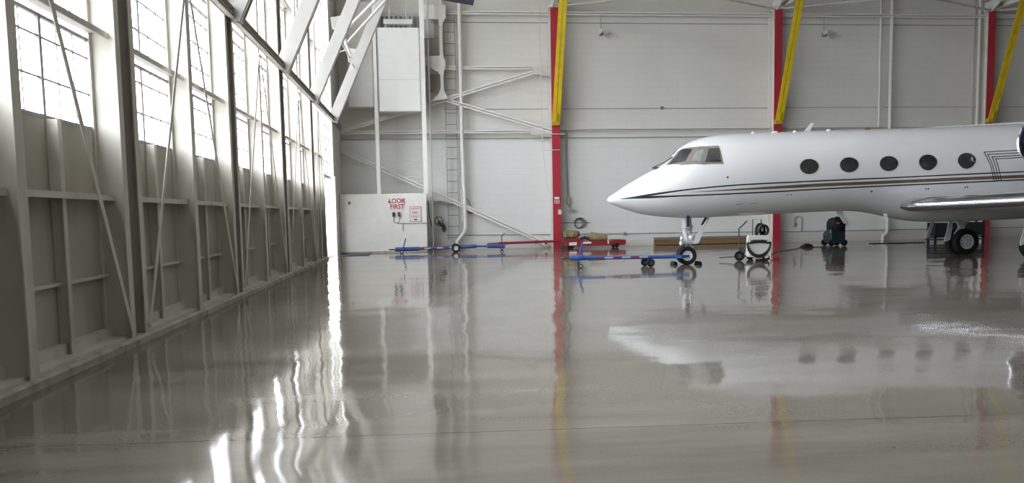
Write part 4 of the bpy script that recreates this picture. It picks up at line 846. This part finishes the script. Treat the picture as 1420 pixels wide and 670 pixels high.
t = thing('extinguisher_cart', 'dark wheeled bottle cart with a square handle behind the white cart', 'cart', (10.55, 25.1, 0))
b = MB(); b.lathe([(0, 0.02), (0.13, 0.02), (0.165, 0.2), (0.165, 0.95), (0.12, 1.07), (0.05, 1.13), (0.0, 1.13)], (10.58, 25.1, 0), (0, 0, 1), 20); b.build('bottle', 'rubber', t)
b = MB(); b.tube([(10.38, 25.22, 0.1), (10.38, 25.22, 1.24), (10.66, 25.22, 1.24), (10.66, 25.22, 0.1)], 0.016, 8); b.build('frame', 'dark_steel', t)
b = MB()
for k in range(3): b.torus((10.58, 24.88-0.03*k, 0.90), (0.3, 1, 0.1), 0.16, 0.035, 24, 8, sy=0.85)
b.build('hose', 'black', t)
b = MB(); b.blob((10.56, 24.88, 0.93), (0.04, 0.02, 0.07), 8, 6); b.blob((10.46, 24.88, 0.78), (0.03, 0.02, 0.05), 8, 6); b.build('tag', 'sign_white', t)
for x in (10.32, 10.74):
    b = MB(); b.lathe([(0, -0.03), (0.14, -0.03), (0.15, 0), (0.14, 0.03), (0, 0.03)], (x, 25.2, 0.15), (1, 0, 0), 20); b.build('wheel', 'rubber', t)
# teal floor machine
t = thing('floor_scrubber', 'teal and black wheeled floor machine standing by the wall under the cabin', 'machine', (16.8, 32.3, 0))
b = MB(); b.prism([(16.52, 0.1), (17.12, 0.1), (17.16, 0.45), (17.08, 0.62), (16.62, 0.66), (16.48, 0.5)], 32.0, 32.7); b.build('body', 'teal', t, bevel=0.06)
b = MB(); b.blob((16.88, 32.35, 0.82), (0.33, 0.36, 0.36), 22, 14, power=0.75); b.tube([(16.68, 32.2, 1.05), (16.8, 32.15, 1.17), (17.05, 32.15, 1.15), (17.18, 32.2, 1.0), (17.16, 32.2, 0.5), (17.13, 32.2, 0.15)], 0.05, 10); b.build('tank_cover', 'rubber', t)
b = MB(); b.blob((16.56, 32.1, 0.55), (0.1, 0.12, 0.2), 14, 8); b.tube([(16.5, 32.05, 0.7), (16.47, 32.0, 0.82), (16.58, 32.0, 0.8)], 0.025, 6); b.build('side_tank', 'teal', t)
b = MB(); b.tube([(16.85, 32.2, 1.15), (16.95, 32.1, 1.17), (17.2, 32.1, 1.1)], 0.018, 6); b.build('handle', 'dark_steel', t)
b = MB(); b.box(16.76, 16.86, 31.99, 32.03, 0.92, 0.96); b.build('badge', 'bell', t, smooth=False)
for x in (16.56, 17.1):
    for yy in (32.05, 32.65):
        b = MB(); b.lathe([(0, -0.04), (0.13, -0.04), (0.14, 0), (0.13, 0.04), (0, 0.04)], (x, yy, 0.14), (0, 1, 0), 20); b.build('wheel', 'rubber', t)
# dark tool stand behind the main wheels
t = thing('tool_stand', 'dark navy rack standing behind the main landing wheels', 'rack', (22.6, 33.2, 0))
b = MB()
for x in (21.7, 23.9):
    for yy in (33.0, 33.5): b.box(x, x+0.08, yy, yy+0.08, 0.0, 0.9 if x > 22 else 0.85)
    b.box(x, x+0.08, 33.0, 33.58, 0.2, 0.26)
b.box(21.7, 23.98, 33.5, 33.56, 0.2, 0.26); b.build('rack_frame', 'navy', t, smooth=False)
MB().box(21.75, 23.95, 33.02, 33.54, 0.28, 0.85).build('bin', 'black', t, smooth=False, bevel=0.02)
MB().box(21.6, 23.95, 32.95, 33.55, 0.1, 0.16).build('shelf', 'dark_steel', t, smooth=False)
b = MB(); b.box(19.0, 21.4, 33.2, 33.5, 0.0, 0.03); tag(b.build('floor_strip', 'black', smooth=False), 'flat dark strip on the floor left of the navy rack', 'strip')
# mat at the opening
b = MB(); b.box(-3.5, -2.3, 33.0, 35.2, 0.0, 0.015); tag(b.build('door_mat', 'navy', smooth=False), 'thin dark mat on the floor inside the bright narrow opening', 'mat')

# ---------------------------------------------------------------- light: sky through the glazing, and added fill lamps
sc = bpy.context.scene
wd = bpy.data.worlds.new('overcast'); sc.world = wd; wd.use_nodes = True
nt = wd.node_tree; bg = nt.nodes['Background']
tc = nt.nodes.new('ShaderNodeTexCoord'); sp = nt.nodes.new('ShaderNodeSeparateXYZ'); nt.links.new(tc.outputs['Generated'], sp.inputs[0])
cr = nt.nodes.new('ShaderNodeValToRGB'); e = cr.color_ramp.elements
e[0].position = 0.42; e[0].color = (0.8, 0.8, 0.8, 1); e[1].position = 0.8; e[1].color = (0.92, 0.96, 1.0, 1)
mr = nt.nodes.new('ShaderNodeMath'); mr.operation = 'MULTIPLY_ADD'; mr.inputs[1].default_value = 0.5; mr.inputs[2].default_value = 0.5
nt.links.new(sp.outputs['Z'], mr.inputs[0]); nt.links.new(mr.outputs[0], cr.inputs['Fac']); nt.links.new(cr.outputs['Color'], bg.inputs['Color'])
bg.inputs['Strength'].default_value = WORLD
def area(name, loc, rot, sx, sy, power, col=(1, 1, 1), portal=False):
    l = bpy.data.lights.new(name, 'AREA'); l.shape = 'RECTANGLE'; l.size = sx; l.size_y = sy; l.energy = power; l.color = col
    if portal: l.cycles.is_portal = True
    o = bpy.data.objects.new(name, l); COL.objects.link(o); o.location = loc; o.rotation_euler = rot; return o
area('window_portal', (-5.1, 17.0, 6.6), (0, -PI/2, 0), 12.4, 39, 1, portal=True)
for y, pw in ((4, FILL), (18, FILL)):
    for x in (4.0, 13.0): area('fill_light', (x, y, 12.6), (0, 0, 0), 9, 12, pw, (1, 0.97, 0.92))  # unseen lamps under the roof, added to brighten the hall
sc.view_settings.view_transform = 'Standard'; sc.view_settings.look = 'None'; sc.view_settings.exposure = EXPO
sc.cycles.max_bounces = 8; sc.cycles.diffuse_bounces = 5; sc.cycles.glossy_bounces = 4; sc.cycles.transparent_max_bounces = 12
sc.cycles.sample_clamp_indirect = 6.0
sc.cycles.use_denoising = True; sc.cycles.denoising_input_passes = 'RGB_ALBEDO_NORMAL'; sc.cycles.denoising_prefilter = 'NONE'

# ---------------------------------------------------------------- camera: eye height, rolled a little, cropped low from a taller frame
cd = bpy.data.cameras.new('camera'); cam = bpy.data.objects.new('camera', cd); COL.objects.link(cam)
right = Vector((0.99433889, -0.10473155, -0.01792973)); down = Vector((-0.02683998, -0.08429752, -0.99607908)); fwd = Vector((0.10280947, 0.99092141, -0.0866313))
m = Matrix((right, -down, -fwd)).transposed().to_4x4(); m.translation = Vector((0, 0, 1.55)); cam.matrix_world = m
cd.sensor_width = 36; cd.lens = 1132.957/1420*36; cd.shift_y = 60.57/1420; cd.clip_end = 500
sc.camera = cam
